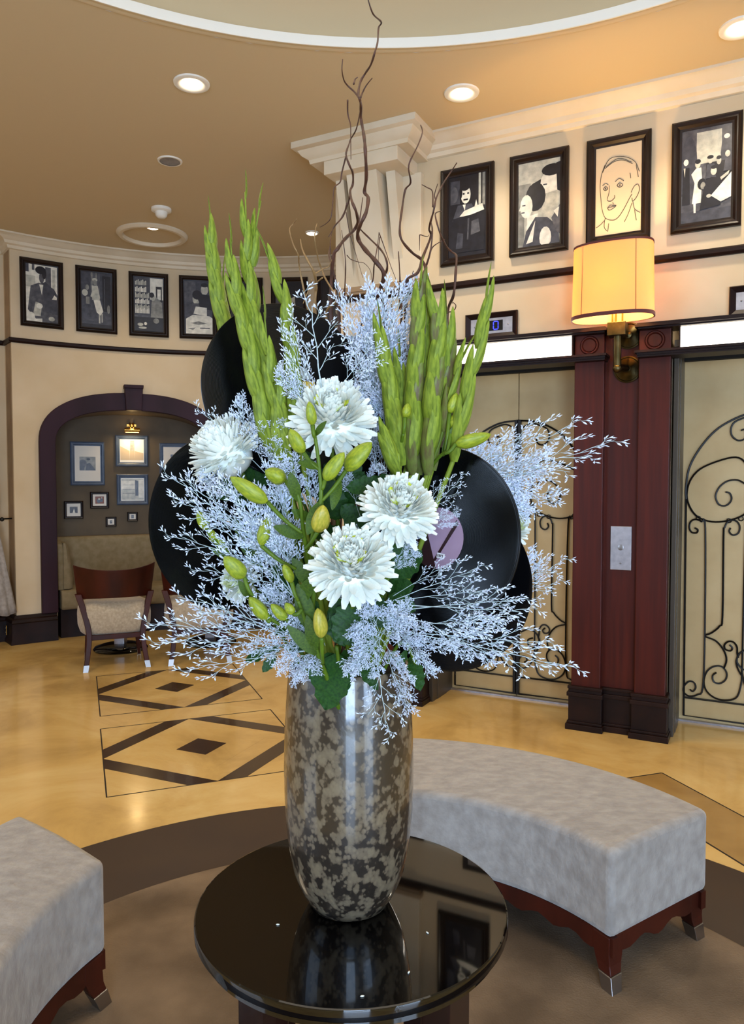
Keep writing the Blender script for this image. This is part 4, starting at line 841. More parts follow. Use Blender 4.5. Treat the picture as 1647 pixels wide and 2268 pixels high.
willow('forked curly willow branch over the curly haired portrait', [(690, 900), (697, 677), (700, 633), (695, 604), (680, 575), (669, 552), (665, 530)], 1.30, .0036,
       [[(695, 608), (715, 596), (728, 590), (734, 575)], [(690, 620), (685, 638), (678, 655), (671, 672)], [(714, 615), (698, 628), (688, 640)]], pale=True)
willow('thin willow fork with a pointed top in front of the bracket', [(790, 900), (800, 720), (824, 628), (828, 589), (835, 548), (839, 515)], 1.30, .0022, [[(839, 515), (850, 545), (865, 589), (874, 612), (882, 634)], [(841, 525), (838, 550), (838, 580)]])
willow('curly willow branch swinging right across the bracket', [(840, 900), (838, 690), (850, 618), (857, 595), (855, 575), (843, 553), (818, 528), (799, 509), (795, 500), (800, 460), (803, 438)], 1.32, .0028)
willow('short upright willow twig right of the tallest branch', [(880, 800), (885, 660), (885, 608), (882, 557)], 1.29, .0026)
willow('thin willow twig dropping from the bracket base at the left', [(765, 900), (760, 700), (763, 645), (765, 584), (760, 536), (756, 510)], 1.34, .0020, [[(768, 565), (776, 574), (792, 580), (806, 583), (820, 600), (824, 632)], [(766, 470), (775, 520), (790, 570), (803, 615)]])
willow('willow stem passing behind the upper record and last portrait', [(745, 950), (752, 760), (748, 660), (742, 620), (735, 590), (728, 565), (731, 545)], 1.38, .0040)
willow('thin brown willow stem left of the right green spikes', [(870, 900), (862, 740), (880, 690), (905, 640), (915, 600)], 1.33, .0026, [[(872, 720), (868, 690), (866, 660)], [(858, 745), (875, 700), (900, 660)]])

# ---- gladiolus spikes in bud
def bract_mesh(name, m, L_=1.0, w_=.19):
    g = G(); n = 9; vs = []; fs = []
    for i in range(n+1):
        t = i/n; wd = w_*(sin(min(1, t*1.9+.18)*PI/2)**.8)*(1-t)**.62 if t < 1 else 0
        fold = .55
        for j in range(5):
            u = -1+j*.5; vs.append((u*wd, .06*w_+wd*fold*(1-abs(u)**1.5)+.10*t*(1-t)+.02*t, t*L_))
    fs = [(i*5+j, i*5+j+1, (i+1)*5+j+1, (i+1)*5+j) for i in range(n) for j in range(4)]
    vs2 = [(x, y-.012, z) for x, y, z in vs]; k = len(vs)
    g.add(vs+vs2, fs+[(a+k, d+k, c+k, b+k) for a, b, c, d in fs]); return g.data(name, m, True)
BR = [bract_mesh('bract_mesh', 'gladiolus_green'), bract_mesh('bract_mesh_olive', 'gladiolus_olive', 1, .15)]
def gladiolus(label, pts, D, n=9, L0=.075, L1=.030, start=.0, olive=0, wd=1.0, lean=0, root=True):
    P = [at(x, y, D+lean*i/(len(pts)-1)) for i, (x, y) in enumerate(pts)]
    full = ([neck(random.uniform(-.04, .04), random.uniform(-.04, .03)), (neck()+P[0])/2] if root else [])+P
    Cf = catmull(full, 8); g = G(); k = len(Cf); g.tube(Cf, [.0050*(1-.75*i/(k-1)) for i in range(k)], 7)
    r = g.build('gladiolus_spike', 'gladiolus_green', smooth=True); tag(r, label, 'flower spike')
    C_ = catmull(P, 12); k = len(C_)
    n = max(3, int(n*.85))
    for i in range(n):
        t = start+(1-start)*(i/n)*.93; f = t*(k-1); j = int(f); p = C_[j].lerp(C_[min(j+1, k-1)], f-j); d = (C_[min(j+2, k-1)]-C_[max(j-1, 0)]).normalized()
        side = 1 if i % 2 else -1; L_ = (L0+(L1-L0)*t)*1.3
        sx = Vector((.8, 0, 0))*side+Vector((0, -.62, 0)); sx = (sx-d*sx.dot(d)).normalized()
        dd = (d+sx*(.035+.05*random.random())).normalized(); y = (sx-dd*sx.dot(dd)).normalized(); x = y.cross(dd)
        M = Matrix((x, y, dd)).transposed().to_4x4(); M.translation = p-d*L_*.15+y*.001
        s = L_*wd; M = M @ Matrix.Diagonal((s*(1.25-.2*t), s*1.15, L_, 1)); inst('bract', BR[1 if (olive and i % 3 == 0) else 0], r, None, mw=M)
    # tip bract
    d = (C_[-1]-C_[-3]).normalized(); M = aim(d, .3); M.translation = C_[-1]-d*.012; M = M @ Matrix.Diagonal((.03, .03, L1*1.2, 1)); inst('bract', BR[0], r, None, mw=M)
    return r
gladiolus('tallest green gladiolus spike with feathery pointed tip, left group', [(622, 1000), (606, 900), (585, 800), (565, 720), (550, 620), (545, 520), (543, 425)], 1.19, 14, .080, .040)
gladiolus('green gladiolus spike leaning right from the tallest one', [(612, 960), (588, 830), (570, 740), (560, 640), (562, 540), (577, 445)], 1.20, 11, .075, .035)
gladiolus('slim green gladiolus spike left of the tallest one', [(598, 980), (575, 880), (555, 780), (532, 700), (518, 620), (510, 530)], 1.18, 11, .080, .045)
gladiolus('green gladiolus spike standing behind the left rim of the upper record', [(540, 900), (515, 790), (492, 700), (478, 620), (470, 560), (464, 490)], 1.40, 12, .085, .05, wd=1.0)
gladiolus('smaller green spike beside the one behind the record rim', [(530, 900), (510, 790), (497, 720), (492, 670), (496, 610)], 1.41, 7, .07, .05)
gladiolus('single curved green gladiolus spike crossing the record, pointing up left', [(662, 980), (655, 900), (648, 830), (640, 750), (628, 670), (610, 610), (588, 556)], 1.18, 10, .075, .045)
gladiolus('short green gladiolus spike rising before the record label', [(620, 1000), (615, 930), (602, 850), (592, 770), (585, 692)], 1.17, 7, .07, .045)
gladiolus('lowest short green bud spike before the record label', [(640, 1000), (632, 960), (622, 900), (614, 838)], 1.165, 5, .06, .045)
gladiolus('leftmost green spike of the right group, edge by the white spray', [(888, 1010), (876, 940), (862, 860), (850, 790), (842, 728)], 1.20, 9, .08, .05)
gladiolus('tallest green spike of the right group, tip before the picture rail', [(915, 1030), (915, 930), (918, 850), (922, 760), (926, 690), (932, 630)], 1.21, 12, .085, .05, 0, 1, 1.05)
gladiolus('green spike just right of the tallest one in the right group', [(930, 1030), (935, 930), (938, 850), (940, 770), (942, 700), (944, 655)], 1.23, 11, .085, .05, 0, 1, 1.05)
gladiolus('green spike of the right group bending right below its tip', [(950, 1030), (955, 930), (962, 850), (968, 770), (968, 710), (957, 660)], 1.20, 11, .085, .05, 0, 1, 1.05)
gladiolus('brownish green spike at the right side of the right group', [(962, 1020), (972, 930), (982, 860), (988, 800), (988, 750), (986, 700)], 1.22, 9, .085, .06, 0, 1)
gladiolus('lone green spike leaning right, tip before the lift display', [(1010, 1000), (1020, 940), (1035, 870), (1052, 800), (1066, 740), (1073, 690), (1078, 655)], 1.19, 8, .085, .055, wd=.8)
gladiolus('thin dark tipped shoot before the lift light box', [(985, 940), (992, 890), (1005, 840), (1020, 800), (1032, 778)], 1.20, 4, .06, .04, 0, 1, .8)
gladiolus('short green spike low between the right group stems', [(905, 1000), (898, 940), (890, 870), (884, 790)], 1.24, 6, .075, .05)
gladiolus('short green spike at the foot of the right group, left side', [(880, 1040), (868, 1010), (862, 980)], 1.16, 3, .06, .05)
gladiolus('olive green spike tucked behind the right group', [(925, 1000), (926, 900), (930, 830), (948, 770), (955, 730)], 1.27, 9, .085, .05, 0, 1, 1.05)

# ---- chrysanthemums
def petal_mesh(name, m, cup=.35, wid=.20, curl=.25):
    g = G(); n = 6; vs = []
    for i in range(n+1):
        t = i/n; wd = wid*(.45+.75*sin(t*PI*.62))*(1 if t < .8 else (1-((t-.8)/.2)**2*.5))
        z = curl*t*t
        for j in range(3):
            u = j-1; vs.append((t, u*wd*.5, z+abs(u)*cup*wd*.5*(1-t*.3)))
    g.add(vs, [(i*3+j, (i+1)*3+j, (i+1)*3+j+1, i*3+j+1) for i in range(n) for j in range(2)]); return g.data(name, m, True)
PETALS = [petal_mesh('petal_mesh', 'petal_white', .35, .22, .16), petal_mesh('petal_mesh_up', 'petal_white', .5, .2, .4), petal_mesh('petal_mesh_tight', 'petal_cream', .6, .26, .75)]
for me_ in PETALS: pass
LEAF = {}
def leaf_mesh(name, m, lobes=True, w_=.5):
    g = G(); n = 16; vs = []; ws = []
    for i in range(n+1):
        t = i/n; b = w_*sin(PI*min(1, t*.93+.05))**.8*(1 if t < .97 else .3)
        if lobes: b *= .62+.38*abs(sin(t*PI*4.0+.4))**.6
        if i == n: b = .01
        for j in range(5):
            u = -1+j*.5; vs.append((u*b, t, -.18*t*t+.10*abs(u)*b+(.03*sin(t*30+u*3) if lobes else 0)))
    fs = [(i*5+j, i*5+j+1, (i+1)*5+j+1, (i+1)*5+j) for i in range(n) for j in range(4)]
    g.add(vs, fs); return g.data(name, m, True)
LEAF['mum'] = leaf_mesh('lobed_leaf', 'leaf_green', True, .36); LEAF['lily'] = leaf_mesh('lance_leaf', 'leaf_lily', False, .14)
def leaf(parent, kind, base, tip, scale_w=1.0, face=(0, -1, .3), name='leaf'):
    d = Vector(tip)-Vector(base); L_ = d.length; y = d.normalized(); f = Vector(face); z = (f-y*f.dot(y)).normalized(); x = y.cross(z)
    M = Matrix((x, y, z)).transposed().to_4x4(); M.translation = Vector(base); M = M @ Matrix.Diagonal((L_*scale_w, L_, L_, 1))
    return inst(name, LEAF[kind], parent, None, mw=parent.matrix_world.inverted() @ M if 0 else M)
def mum(label, px, py, D, R, nrm, kind=0, leaves=(), dome=1.0, seed=0, gold=True):
    c = at(px, py, D); rnd = random.Random(seed)
    st = catmull([neck(rnd.uniform(-.04, .04), rnd.uniform(-.04, .04)), (neck()+c)/2+Vector((0, .03, -.01)), c-Vector(nrm).normalized()*R*.5, c-Vector(nrm).normalized()*R*.1], 6)
    g = G(); g.tube(st, .0038, 6); r = g.build('chrysanthemum', 'lily_stem', smooth=True); tag(r, label, 'flower')
    Mn = aim(nrm, rnd.random()*6); Mn.translation = c; idx = 0
    ga = PI*(3-5**.5)
    N = 320; small = G()
    for i in range(N):
        t = (i+.5)/N                                    # 0 centre, 1 outermost
        el = rad(84*(1-t)**.9-16*t); az = ga*i+rnd.uniform(-.12, .12); L_ = R*(.66+.34*t)*rnd.uniform(.92, 1.06)*(.88 if t < .1 else 1)
        lift = R*.10*(1-t)*dome
        M = Mn @ Matrix.Translation((0, 0, lift)) @ Matrix.Rotation(az, 4, 'Z') @ Matrix.Rotation(-el, 4, 'Y') @ Matrix.Rotation(rnd.uniform(-.35, .35), 4, 'X')
        M = M @ Matrix.Translation((R*.05, 0, 0)) @ Matrix.Diagonal((L_*.95, R*.62, L_*.95, 1))
        if t > .48:
            o = inst('petal', PETALS[0 if t > .7 else 1], r, None, mw=M)
        else:
            me = PETALS[2 if t < .08 and gold else 1]
            vs = [M @ v.co for v in me.vertices]; small.add(vs, [tuple(p.vertices) for p in me.polygons], 1 if (t < .05 and gold) else 0)
    bb = G(); bb.ball((0, 0, 0), R*.56, R*.56, R*.52, 16, 10); small.add([Mn @ Vector(v) for v in bb.v], bb.f, 0)  # added white filler ball, brightens the shaded gaps between the petals
    if gold and not kind:
        for q_ in range(16):
            rr_ = R*.17*(q_/16)**.5; b2 = G(); b2.ball((rr_*cos(q_*2.4), rr_*sin(q_*2.4), R*.60-rr_*.5), R*.045, R*.045, R*.13, 6, 4); small.add([Mn @ Vector(v) for v in b2.v], b2.f, 1)
    o = small.build('inner_petals_with_filler', ['petal_cream' if kind else 'petal_white', 'petal_yellow'], r, smooth=True); o['kind'] = 'stuff'
    for (bx, by), (tx, ty), dd, ww in leaves: leaf(r, 'mum', at(bx, by, dd), at(tx, ty, dd-.02), ww)
    return r
mum('large white chrysanthemum at the top centre before the upper record', 733, 938, 1.17, .073, (.05, -.80, .62), leaves=[((740, 1010), (800, 1080), 1.22, 1), ((700, 1040), (640, 1010), 1.23, 1)], seed=1)
mum('white chrysanthemum at the left seen from the side, before the niche arch', 508, 1008, 1.20, .068, (-.50, -.42, .75), leaves=[((560, 1040), (480, 1100), 1.23, 1), ((590, 1040), (540, 1090), 1.24, 1.1)], seed=2, gold=False)
mum('white chrysanthemum with yellow eye over the front record label', 882, 1135, 1.10, .062, (.12, -.80, .60), leaves=[((860, 1080), (770, 1075), 1.17, .8), ((820, 1180), (760, 1120), 1.20, 1), ((900, 1190), (880, 1260), 1.18, 1)], seed=3)
mum('lowest large white chrysanthemum at the centre, yellow green eye', 778, 1258, 1.07, .067, (.0, -.80, .60), leaves=[((790, 1330), (745, 1420), 1.14, 1), ((740, 1330), (800, 1430), 1.16, 1.1), ((700, 1330), (640, 1400), 1.18, 1)], seed=4)
mum('cream chrysanthemum peeking out behind the right rim of the front record', 1112, 1170, 1.36, .052, (.35, -.85, .35), 1, seed=5, gold=False)
mum('pale chrysanthemum half buried in white sprays, mid left', 596, 1195, 1.19, .036, (-.2, -.9, .3), 1, seed=6, gold=False)
mum('pale bloom at the lower left behind a lily bud', 535, 1290, 1.20, .036, (-.5, -.8, .3), 1, seed=7, gold=False)

# ---- lilies in bud
def bud_mesh(name, m):
    g = G(); n = 12; k = 14; vs = []
    for i in range(k+1):
        t = i/k; r = .2*max(.02, 1-abs(2*t-1.0)**2.5)**.72*(.92+.12*cos(t*3)) if t < 1 else .012
        for j in range(n):
            a = 2*PI*j/n; rr = r*(1+.10*cos(3*a)); vs.append((rr*cos(a), rr*sin(a), t))
    g.add(vs, [(i*n+j, i*n+(j+1) % n, (i+1)*n+(j+1) % n, (i+1)*n+j) for i in range(k) for j in range(n)]+[tuple(range(n-1, -1, -1)), tuple(k*n+j for j in range(n))]); return g.data(name, m, True)
BUD = [bud_mesh('bud_mesh', 'lily_bud'), bud_mesh('bud_mesh_orange', 'lily_bud_orange')]
def lily(label, stem, buds, D, leaves=(), root=True):
    P = ([neck(random.uniform(-.03, .03), -.05)] if root else [])+[at(x, y, D+dz) for x, y, dz in stem]
    C_ = catmull(P, 6); g = G(); k = len(C_); g.tube(C_, [.0042*(1-.4*i/k) for i in range(k)], 7); r = g.build('lily_stem', 'lily_stem', smooth=True); tag(r, label, 'lily')
    for b in buds:
        (jx, jy, jd), (bx, by, bd), (tx, ty, td), wpx = b[:4]; m = 1 if len(b) > 4 else 0
        J, B_, T = at(jx, jy, D+jd), at(bx, by, D+bd), at(tx, ty, D+td)
        ped = catmull([J, (J+B_)/2+Vector((0, -.004, -.003)), B_], 5); g = G(); g.tube(ped, [.0026+.0012*(i/len(ped)) for i in range(len(ped))], 6); pd = g.build('pedicel', 'lily_stem', r, smooth=True)
        d = T-B_; L_ = d.length; wr = wpx/F*(D+bd)/2/.2; M = aim(d, random.random()*3); M.translation = B_-d*.02; M = M @ Matrix.Diagonal((wr, wr, L_*1.02, 1)); inst('bud', BUD[m], pd, None, mw=M)
    for (bx, by), (tx, ty), dd, ww in leaves: leaf(r, 'lily', at(bx, by, D+dd), at(tx, ty, D+dd-.02), ww)
    return r
lily('central lily stem with four green buds below the top chrysanthemum', [(700, 1420, .08), (695, 1300, .05), (690, 1200, .02), (710, 1110, 0), (706, 1030, 0), (696, 960, 0)],
     [((697, 970, 0), (692, 942, 0), (684, 889, -.01), 24), ((706, 1040, 0), (672, 1003, .0), (642, 950, -.01), 33), ((712, 1085, 0), (719, 1064, 0), (762, 1002, -.01), 35), ((712, 1110, 0), (766, 1042, .01), (823, 980, .0), 42)], 1.09,
     [((708, 1035), (664, 1022), 0, 1.4), ((697, 965), (717, 935), 0, 1.2), ((690, 1150), (650, 1130), .02, 1.5), ((712, 1110), (680, 1180), 0, 1.5), ((752, 1060), (735, 1125), .01, 1.2), ((690, 1250), (720, 1190), .03, 1.2)])
lily('left lily stem with a long yellow green bud pointing up left', [(690, 1400, .08), (685, 1260, .05), (672, 1180, .02), (665, 1120, 0), (652, 1070, 0)],
     [((668, 1180, 0), (592, 1112, 0), (510, 1056, -.01), 38), ((655, 1090, 0), (632, 1064, .01), (587, 1042, .0), 38), ((676, 1215, .02), (703, 1178, 0), (716, 1119, -.02), 42, 1), ((655, 1260, .03), (578, 1208, .02), (596, 1143, .02), 30)], 1.09,
     [((672, 1190), (610, 1165), .01, 1.4), ((660, 1110), (643, 1050), .0, 1.4), ((690, 1300), (650, 1240), .04, 1.4), ((690, 1240), (722, 1190), .0, 1.2)])
lily('lower left lily stem with plump green buds among white sprays', [(690, 1450, .06), (650, 1400, .03), (600, 1370, 0), (560, 1320, 0)],
     [((560, 1320, 0), (541, 1278, 0), (496, 1233, -.02), 40), ((600, 1370, 0), (592, 1372, 0), (552, 1322, -.01), 33), ((650, 1400, .02), (634, 1372, .0), (600, 1338, -.01), 26)], 1.13,
     [((560, 1330), (530, 1290), .01, 1.3), ((640, 1390), (580, 1350), .02, 1.2)])
lily('far left lily stem with small buds over the left record', [(640, 1400, .08), (560, 1300, .04), (510, 1230, 0), (480, 1200, 0)],
     [((505, 1225, 0), (458, 1172, 0), (438, 1133, -.01), 26), ((510, 1230, 0), (478, 1200, 0), (463, 1170, 0), 20), ((520, 1240, 0), (500, 1222, 0), (480, 1190, 0), 22)], 1.15, [((515, 1240), (470, 1215), 0, 1.1), ((580, 1260), (520, 1150), .03, 1.1)])
lily('bottom lily stem with one narrow and one drooping bud over the vase rim', [(712, 1470, .04), (685, 1400, .02), (660, 1330, 0)],
     [((660, 1330, 0), (646, 1290, 0), (628, 1250, -.01), 24), ((715, 1470, .02), (712, 1412, -.01), (703, 1347, -.02), 34, 1), ((668, 1350, .0), (650, 1360, 0), (632, 1335, 0), 22)], 1.10,
     [((700, 1450), (640, 1390), .02, 1.1), ((690, 1400), (660, 1300), .03, 1.3), ((700, 1440), (680, 1370), .02, 1.2), ((660, 1340), (690, 1280), .03, 1.5)])
lily('right lily stem with a long bud pointing right above the front record', [(880, 1200, .06), (930, 1080, .06), (965, 1020, .02), (990, 1000, 0)],
     [((985, 1005, 0), (1008, 984, 0), (1087, 962, 0), 33), ((990, 1000, 0), (998, 950, .02), (1018, 915, .02), 30), ((985, 1000, .01), (995, 915, .02), (1011, 870, .02), 24)], 1.17, [((980, 1010), (1010, 940), .02, 1)])
lily('thin lily shoot with a tiny bud by the white column spray', [(860, 1100, .08), (880, 1020, .04), (893, 960, 0)], [((893, 960, 0), (896, 925, 0), (903, 893, 0), 22)], 1.17)

# ---- extra foliage
def foliage(label, stem, lv, D, kind='mum', group=None):
    P = [neck(random.uniform(-.05, .05), random.uniform(-.05, .05))]+[at(x, y, D) for x, y in stem]; g = G(); g.tube(catmull(P, 6), .003, 6)
    r = g.build('foliage_stem', 'lily_stem', smooth=True); tag(r, label, 'foliage', group)
    for (b, t, w_) in lv: leaf(r, kind, at(b[0], b[1], D+random.uniform(-.01, .02)), at(t[0], t[1], D-.02), w_, (random.uniform(-.5, .5), -1, random.uniform(0, .7)))
    return r
foliage('big drooping green leaf spray hanging over the front of the vase rim', [(745, 1440), (750, 1470)], [((750, 1450), (712, 1572), 1.1), ((740, 1450), (688, 1500), .9), ((765, 1440), (760, 1530), .7)], 1.16)
foliage('dark green leaves low between the chrysanthemum and the vase rim', [(770, 1400)], [((770, 1340), (815, 1425), 1.1), ((740, 1340), (760, 1430), 1), ((700, 1380), (650, 1440), 1), ((800, 1360), (850, 1330), 1), ((790, 1460), (835, 1525), .55)], 1.17)
foliage('two dark leaf tips hanging left of the vase rim', [(640, 1440), (600, 1460)], [((610, 1450), (582, 1488), .8), ((590, 1440), (548, 1462), .7), ((620, 1440), (570, 1440), .6)], 1.22)
foliage('dark green leaf hanging right of the vase rim', [(880, 1430), (920, 1470)], [((910, 1455), (935, 1525), .8), ((900, 1440), (880, 1480), .6)], 1.22)
foliage('dark leaves behind the left chrysanthemum', [(620, 1150), (570, 1080)], [((600, 1090), (520, 1110), .9), ((600, 1060), (520, 1065), .9), ((610, 1040), (560, 1010), .9), ((620, 1130), (560, 1130), .9), ((590, 1140), (520, 1170), .8)], 1.25)
foliage('dark leaves in the middle between the chrysanthemums', [(770, 1230), (760, 1130)], [((800, 1110), (862, 1055), .9), ((760, 1120), (800, 1050), 1), ((750, 1150), (720, 1060), 1), ((780, 1180), (830, 1130), 1), ((790, 1200), (850, 1200), 1), ((760, 1200), (700, 1170), 1), ((740, 1100), (745, 1020), 1)], 1.22)
foliage('dark leaves under the front record label', [(840, 1330), (880, 1270)], [((870, 1280), (930, 1220), 1), ((850, 1300), (910, 1300), 1), ((880, 1270), (900, 1190), 1), ((860, 1320), (920, 1350), 1), ((830, 1330), (880, 1400), 1)], 1.21)
foliage('dark leaves deep at the lower left among the white sprays', [(680, 1340), (640, 1300)], [((660, 1300), (600, 1260), 1), ((650, 1330), (580, 1310), 1), ((670, 1360), (610, 1400), 1), ((680, 1260), (640, 1200), 1), ((670, 1220), (690, 1140), 1), ((650, 1200), (600, 1110), 1)], 1.23)
foliage('dark leaves deep in the upper middle behind the buds', [(700, 1200), (660, 1080)], [((660, 1090), (600, 1000), .9), ((680, 1070), (650, 980), .9), ((700, 1090), (770, 1020), .9), ((720, 1100), (820, 1060), .9), ((650, 1140), (610, 1080), 1)], 1.27)

# ---- statice sprays
def statice_meshes(i, rnd, dens, spread):
    st = G(); fl = G()
    def floret(p, d, s):
        d = Vector(d).normalized(); x = d.orthogonal().normalized(); y = d.cross(x)
        a = p; m = p+d*s*.55; e = p+d*s; w_ = s*.17
        fl.add([a, m+x*w_, m+y*w_, m-x*w_, m-y*w_, e], [(0, 2, 1), (0, 3, 2), (0, 4, 3), (0, 1, 4), (5, 1, 2), (5, 2, 3), (5, 3, 4), (5, 4, 1)])
    def branch(p, d, L_, r, lvl):
        n = 5 if lvl < 2 else 3; pts = [p]; q = p; dd = d
        for k in range(n):
            dd = (dd+Vector((rnd.uniform(-1, 1), rnd.uniform(-1, 1)*.6, rnd.uniform(-.4, 1)))*.16).normalized(); q = q+dd*L_/n; pts.append(q)
        st.tube(pts, [r*(1-.5*k/n) for k in range(n+1)], 4 if lvl < 2 else 3, cap=False)
        if lvl < 3:
            nb = [dens, 5, 4][lvl] if dens > 5 else [6, 3, 3][lvl]
            for k in range(nb):
                t = (.30 if lvl == 0 else .2)+(.68 if lvl == 0 else .8)*(k+.5)/nb; f = t*n; j = min(int(f), n-1); b = pts[j].lerp(pts[j+1], f-j)
                tang = (pts[j+1]-pts[j]).normalized(); sd = (-1)**k; perp = Vector((tang.z, 0, -tang.x)).normalized()*sd+Vector((0, rnd.uniform(-.9, .9), 0))
                nd = (tang*1.0+perp*spread*rnd.uniform(.7, 1.2)).normalized()
                branch(b, nd, L_*(.40-.18*t if lvl == 0 else .38)*rnd.uniform(.8, 1.15), r*.6, lvl+1)
        else:
            for k in range(3):
                b = pts[-1].lerp(pts[0], k*.3); floret(b, dd+Vector((rnd.uniform(-1, 1), rnd.uniform(-1, 1), rnd.uniform(-.3, .8)))*.75, .041*rnd.uniform(.7, 1.3))
    branch(Vector((0, 0, 0)), Vector((0, 0, 1)), 1.0, .0075, 0)
    return st.data('statice_stem_mesh', 'statice_stem', True), fl.data('statice_floret_mesh', 'statice_floret')
rnd = random.Random(5)
ST = [statice_meshes(i, rnd, dn, sp) for i, (dn, sp) in enumerate(((8, .75), (9, .6), (7, .9), (10, .7), (8, .5), (5, .7)))]
def spray(base, tip, D0, D1, label, group, v=None, sc=1.0):
    a, b = at(*base, D0), at(*tip, D1); d = b-a; L_ = d.length; r = thing('statice_spray', label, 'flower spray', tuple(a), 0, group)
    M = aim(d, 0) ; r.rotation_euler = M.to_euler()
    # keep the fan of the spray facing the hall
    xl = M.to_3x3().transposed() @ Vector((0, -1, 0)); r.rotation_euler = (M @ Matrix.Rotation(math.atan2(xl.y, xl.x)+PI/2+rnd.uniform(-.5, .5), 4, 'Z')).to_euler()
    s, f = ST[v if v is not None else rnd.randrange(5)]; wx = sc
    inst('stem', s, r, (0, 0, 0), scale=(L_*wx, L_*wx, L_)); o = inst('florets', f, r, (0, 0, 0), scale=(L_*wx, L_*wx, L_)); o['kind'] = 'stuff'
    return r
OWN = {(1310, 1005): 'white statice spray reaching farthest right, its tip before the mahogany pilaster', (1245, 960): 'white statice spray with a raised tip just above the farthest right one',
       (1150, 965): 'white statice spray pointing up right beside the top of the iron grille arch', (1205, 1085): 'white statice spray whose tip ends before the inner scroll of the left lift grille',
       (1232, 1260): 'white statice spray at mid right, the upper of two before the grille bars', (1220, 1305): 'white statice spray at mid right, just under the upper one before the grille bars',
       (1225, 1470): 'white statice spray pointing down right, its tip over the lower grille scrolls', (375, 1375): 'wispy white statice spray reaching farthest left, over the second chair seat',
       (385, 1410): 'wispy white statice spray just below the farthest left one, before the chair legs', (440, 1468): 'wispy white statice spray hanging lowest at the left, before the chair foot',
       (465, 915): 'white statice spray tip over the right end of the niche arch', (525, 895): 'white statice spray standing up before the left rim of the upper record',
       (405, 1060): 'white statice spray tip left of the side facing chrysanthemum, before the niche pictures', (402, 1180): 'white statice spray tip crossing the left rim of the left record',
       (1022, 1070): 'small white statice spray standing out on the black of the front record, right tip', (975, 1075): 'small white statice spray on the front record, just left of the other small tip',
       (1050, 1265): 'white statice spray under the lilac record label', (620, 830): 'white statice spray before the upper record label'}
def cluster(label, group, items, D0, D1):
    for it in items:
        b, t = it[0], it[1]; own = OWN.get(t); thin = t in WISP
        spray(b, t, D0+rnd.uniform(-.01, .01), D1+rnd.uniform(-.02, .02), own or label, group, 5 if thin else rnd.randrange(5), sc=it[2] if len(it) > 2 else 1.0)
WISP = {(375, 1375), (385, 1410), (440, 1468), (445, 1310), (1310, 1005), (1245, 960), (1225, 1470), (1150, 1365), (1050, 1265), (1070, 1310), (465, 915), (1022, 1070), (975, 1075), (1232, 1260), (1220, 1305), (415, 1110), (405, 1060), (402, 1180), (480, 1340), (545, 1440), (1180, 1430), (1130, 1330), (990, 1250), (430, 1140), (455, 1250), (990, 1440), (470, 1080)}
spray((716, 900), (706, 678), 1.15, 1.13, 'large branching white statice spray in front of the upper left record', None, 5, 1.3)
spray((725, 1000), (1300, 0) if 0 else (640, 765), 1.16, 1.14, 'white statice spray reaching left across the upper record', None, 0, .6)
cluster('white statice sprays fanned before the upper record, above the top chrysanthemum', 'sprays above the top chrysanthemum', [((735, 900), (790, 745)), ((745, 910), (800, 850), 1.2), ((700, 930), (620, 830), .8), ((680, 930), (650, 860), 1.2), ((650, 960), (625, 935))], 1.16, 1.15)
cluster('white statice column rising between the two groups of green spikes', 'central column sprays', [((830, 960), (885, 650), .9), ((820, 940), (835, 660), .8), ((830, 930), (790, 690), .7), ((840, 960), (800, 760), .9), ((850, 1000), (845, 740), .9), ((835, 1040), (800, 850), 1.2), ((850, 1050), (850, 850), 1.2), ((840, 1060), (830, 900), 1.3), ((855, 1050), (880, 830), .9), ((845, 1080), (815, 960), 1.3), ((860, 1060), (895, 890), 1.0), ((850, 960), (875, 740), .8), ((830, 1000), (830, 780), 1.1), ((845, 900), (810, 700), .9), ((845, 980), (860, 820), 1.3)], 1.28, 1.26)
cluster('white statice sprays above the left chrysanthemum, before the record edge', 'sprays above the left chrysanthemum', [((590, 1050), (465, 915), .8), ((590, 1040), (525, 895), .8), ((600, 1050), (570, 925), 1.0), ((600, 1060), (590, 950), 1.2), ((610, 1050), (560, 960), 1.3), ((600, 1080), (600, 985), 1.3)], 1.18, 1.17)
cluster('white statice sprays at mid left across the left record', 'mid left sprays', [((600, 1200), (415, 1110), .8), ((610, 1230), (405, 1060), .7), ((600, 1260), (402, 1180), .7), ((640, 1300), (455, 1250), .8), ((640, 1280), (470, 1080), .9), ((650, 1320), (560, 1090), .9), ((660, 1330), (600, 1100), .9), ((660, 1330), (540, 1180), 1.1), ((670, 1340), (480, 1180), .9), ((640, 1200), (600, 1040), .9), ((650, 1150), (640, 1020), .9), ((660, 1340), (625, 1170), 1.0), ((650, 1300), (580, 1180), 1.2), ((560, 1120), (450, 1060), 1.1)], 1.14, 1.13)
cluster('white statice sprays sweeping out at the lower left toward the chairs', 'lower left sprays', [((690, 1430), (375, 1375), .6), ((690, 1430), (385, 1410), .55), ((690, 1440), (440, 1468), .6), ((690, 1430), (445, 1310), .8), ((690, 1430), (480, 1340), .9), ((690, 1430), (540, 1300), .9), ((690, 1430), (545, 1440), .9), ((690, 1440), (560, 1460), .9), ((690, 1440), (580, 1400), 1.2), ((700, 1440), (620, 1480), 1.2), ((690, 1430), (600, 1330), 1.0), ((700, 1450), (650, 1500), 1.2), ((700, 1440), (640, 1380), 1.4), ((700, 1420), (668, 1500), 1.3), ((705, 1420), (690, 1480), 1.3), ((690, 1410), (640, 1455), 1.3), ((680, 1400), (570, 1350), 1.1)], 1.15, 1.13)
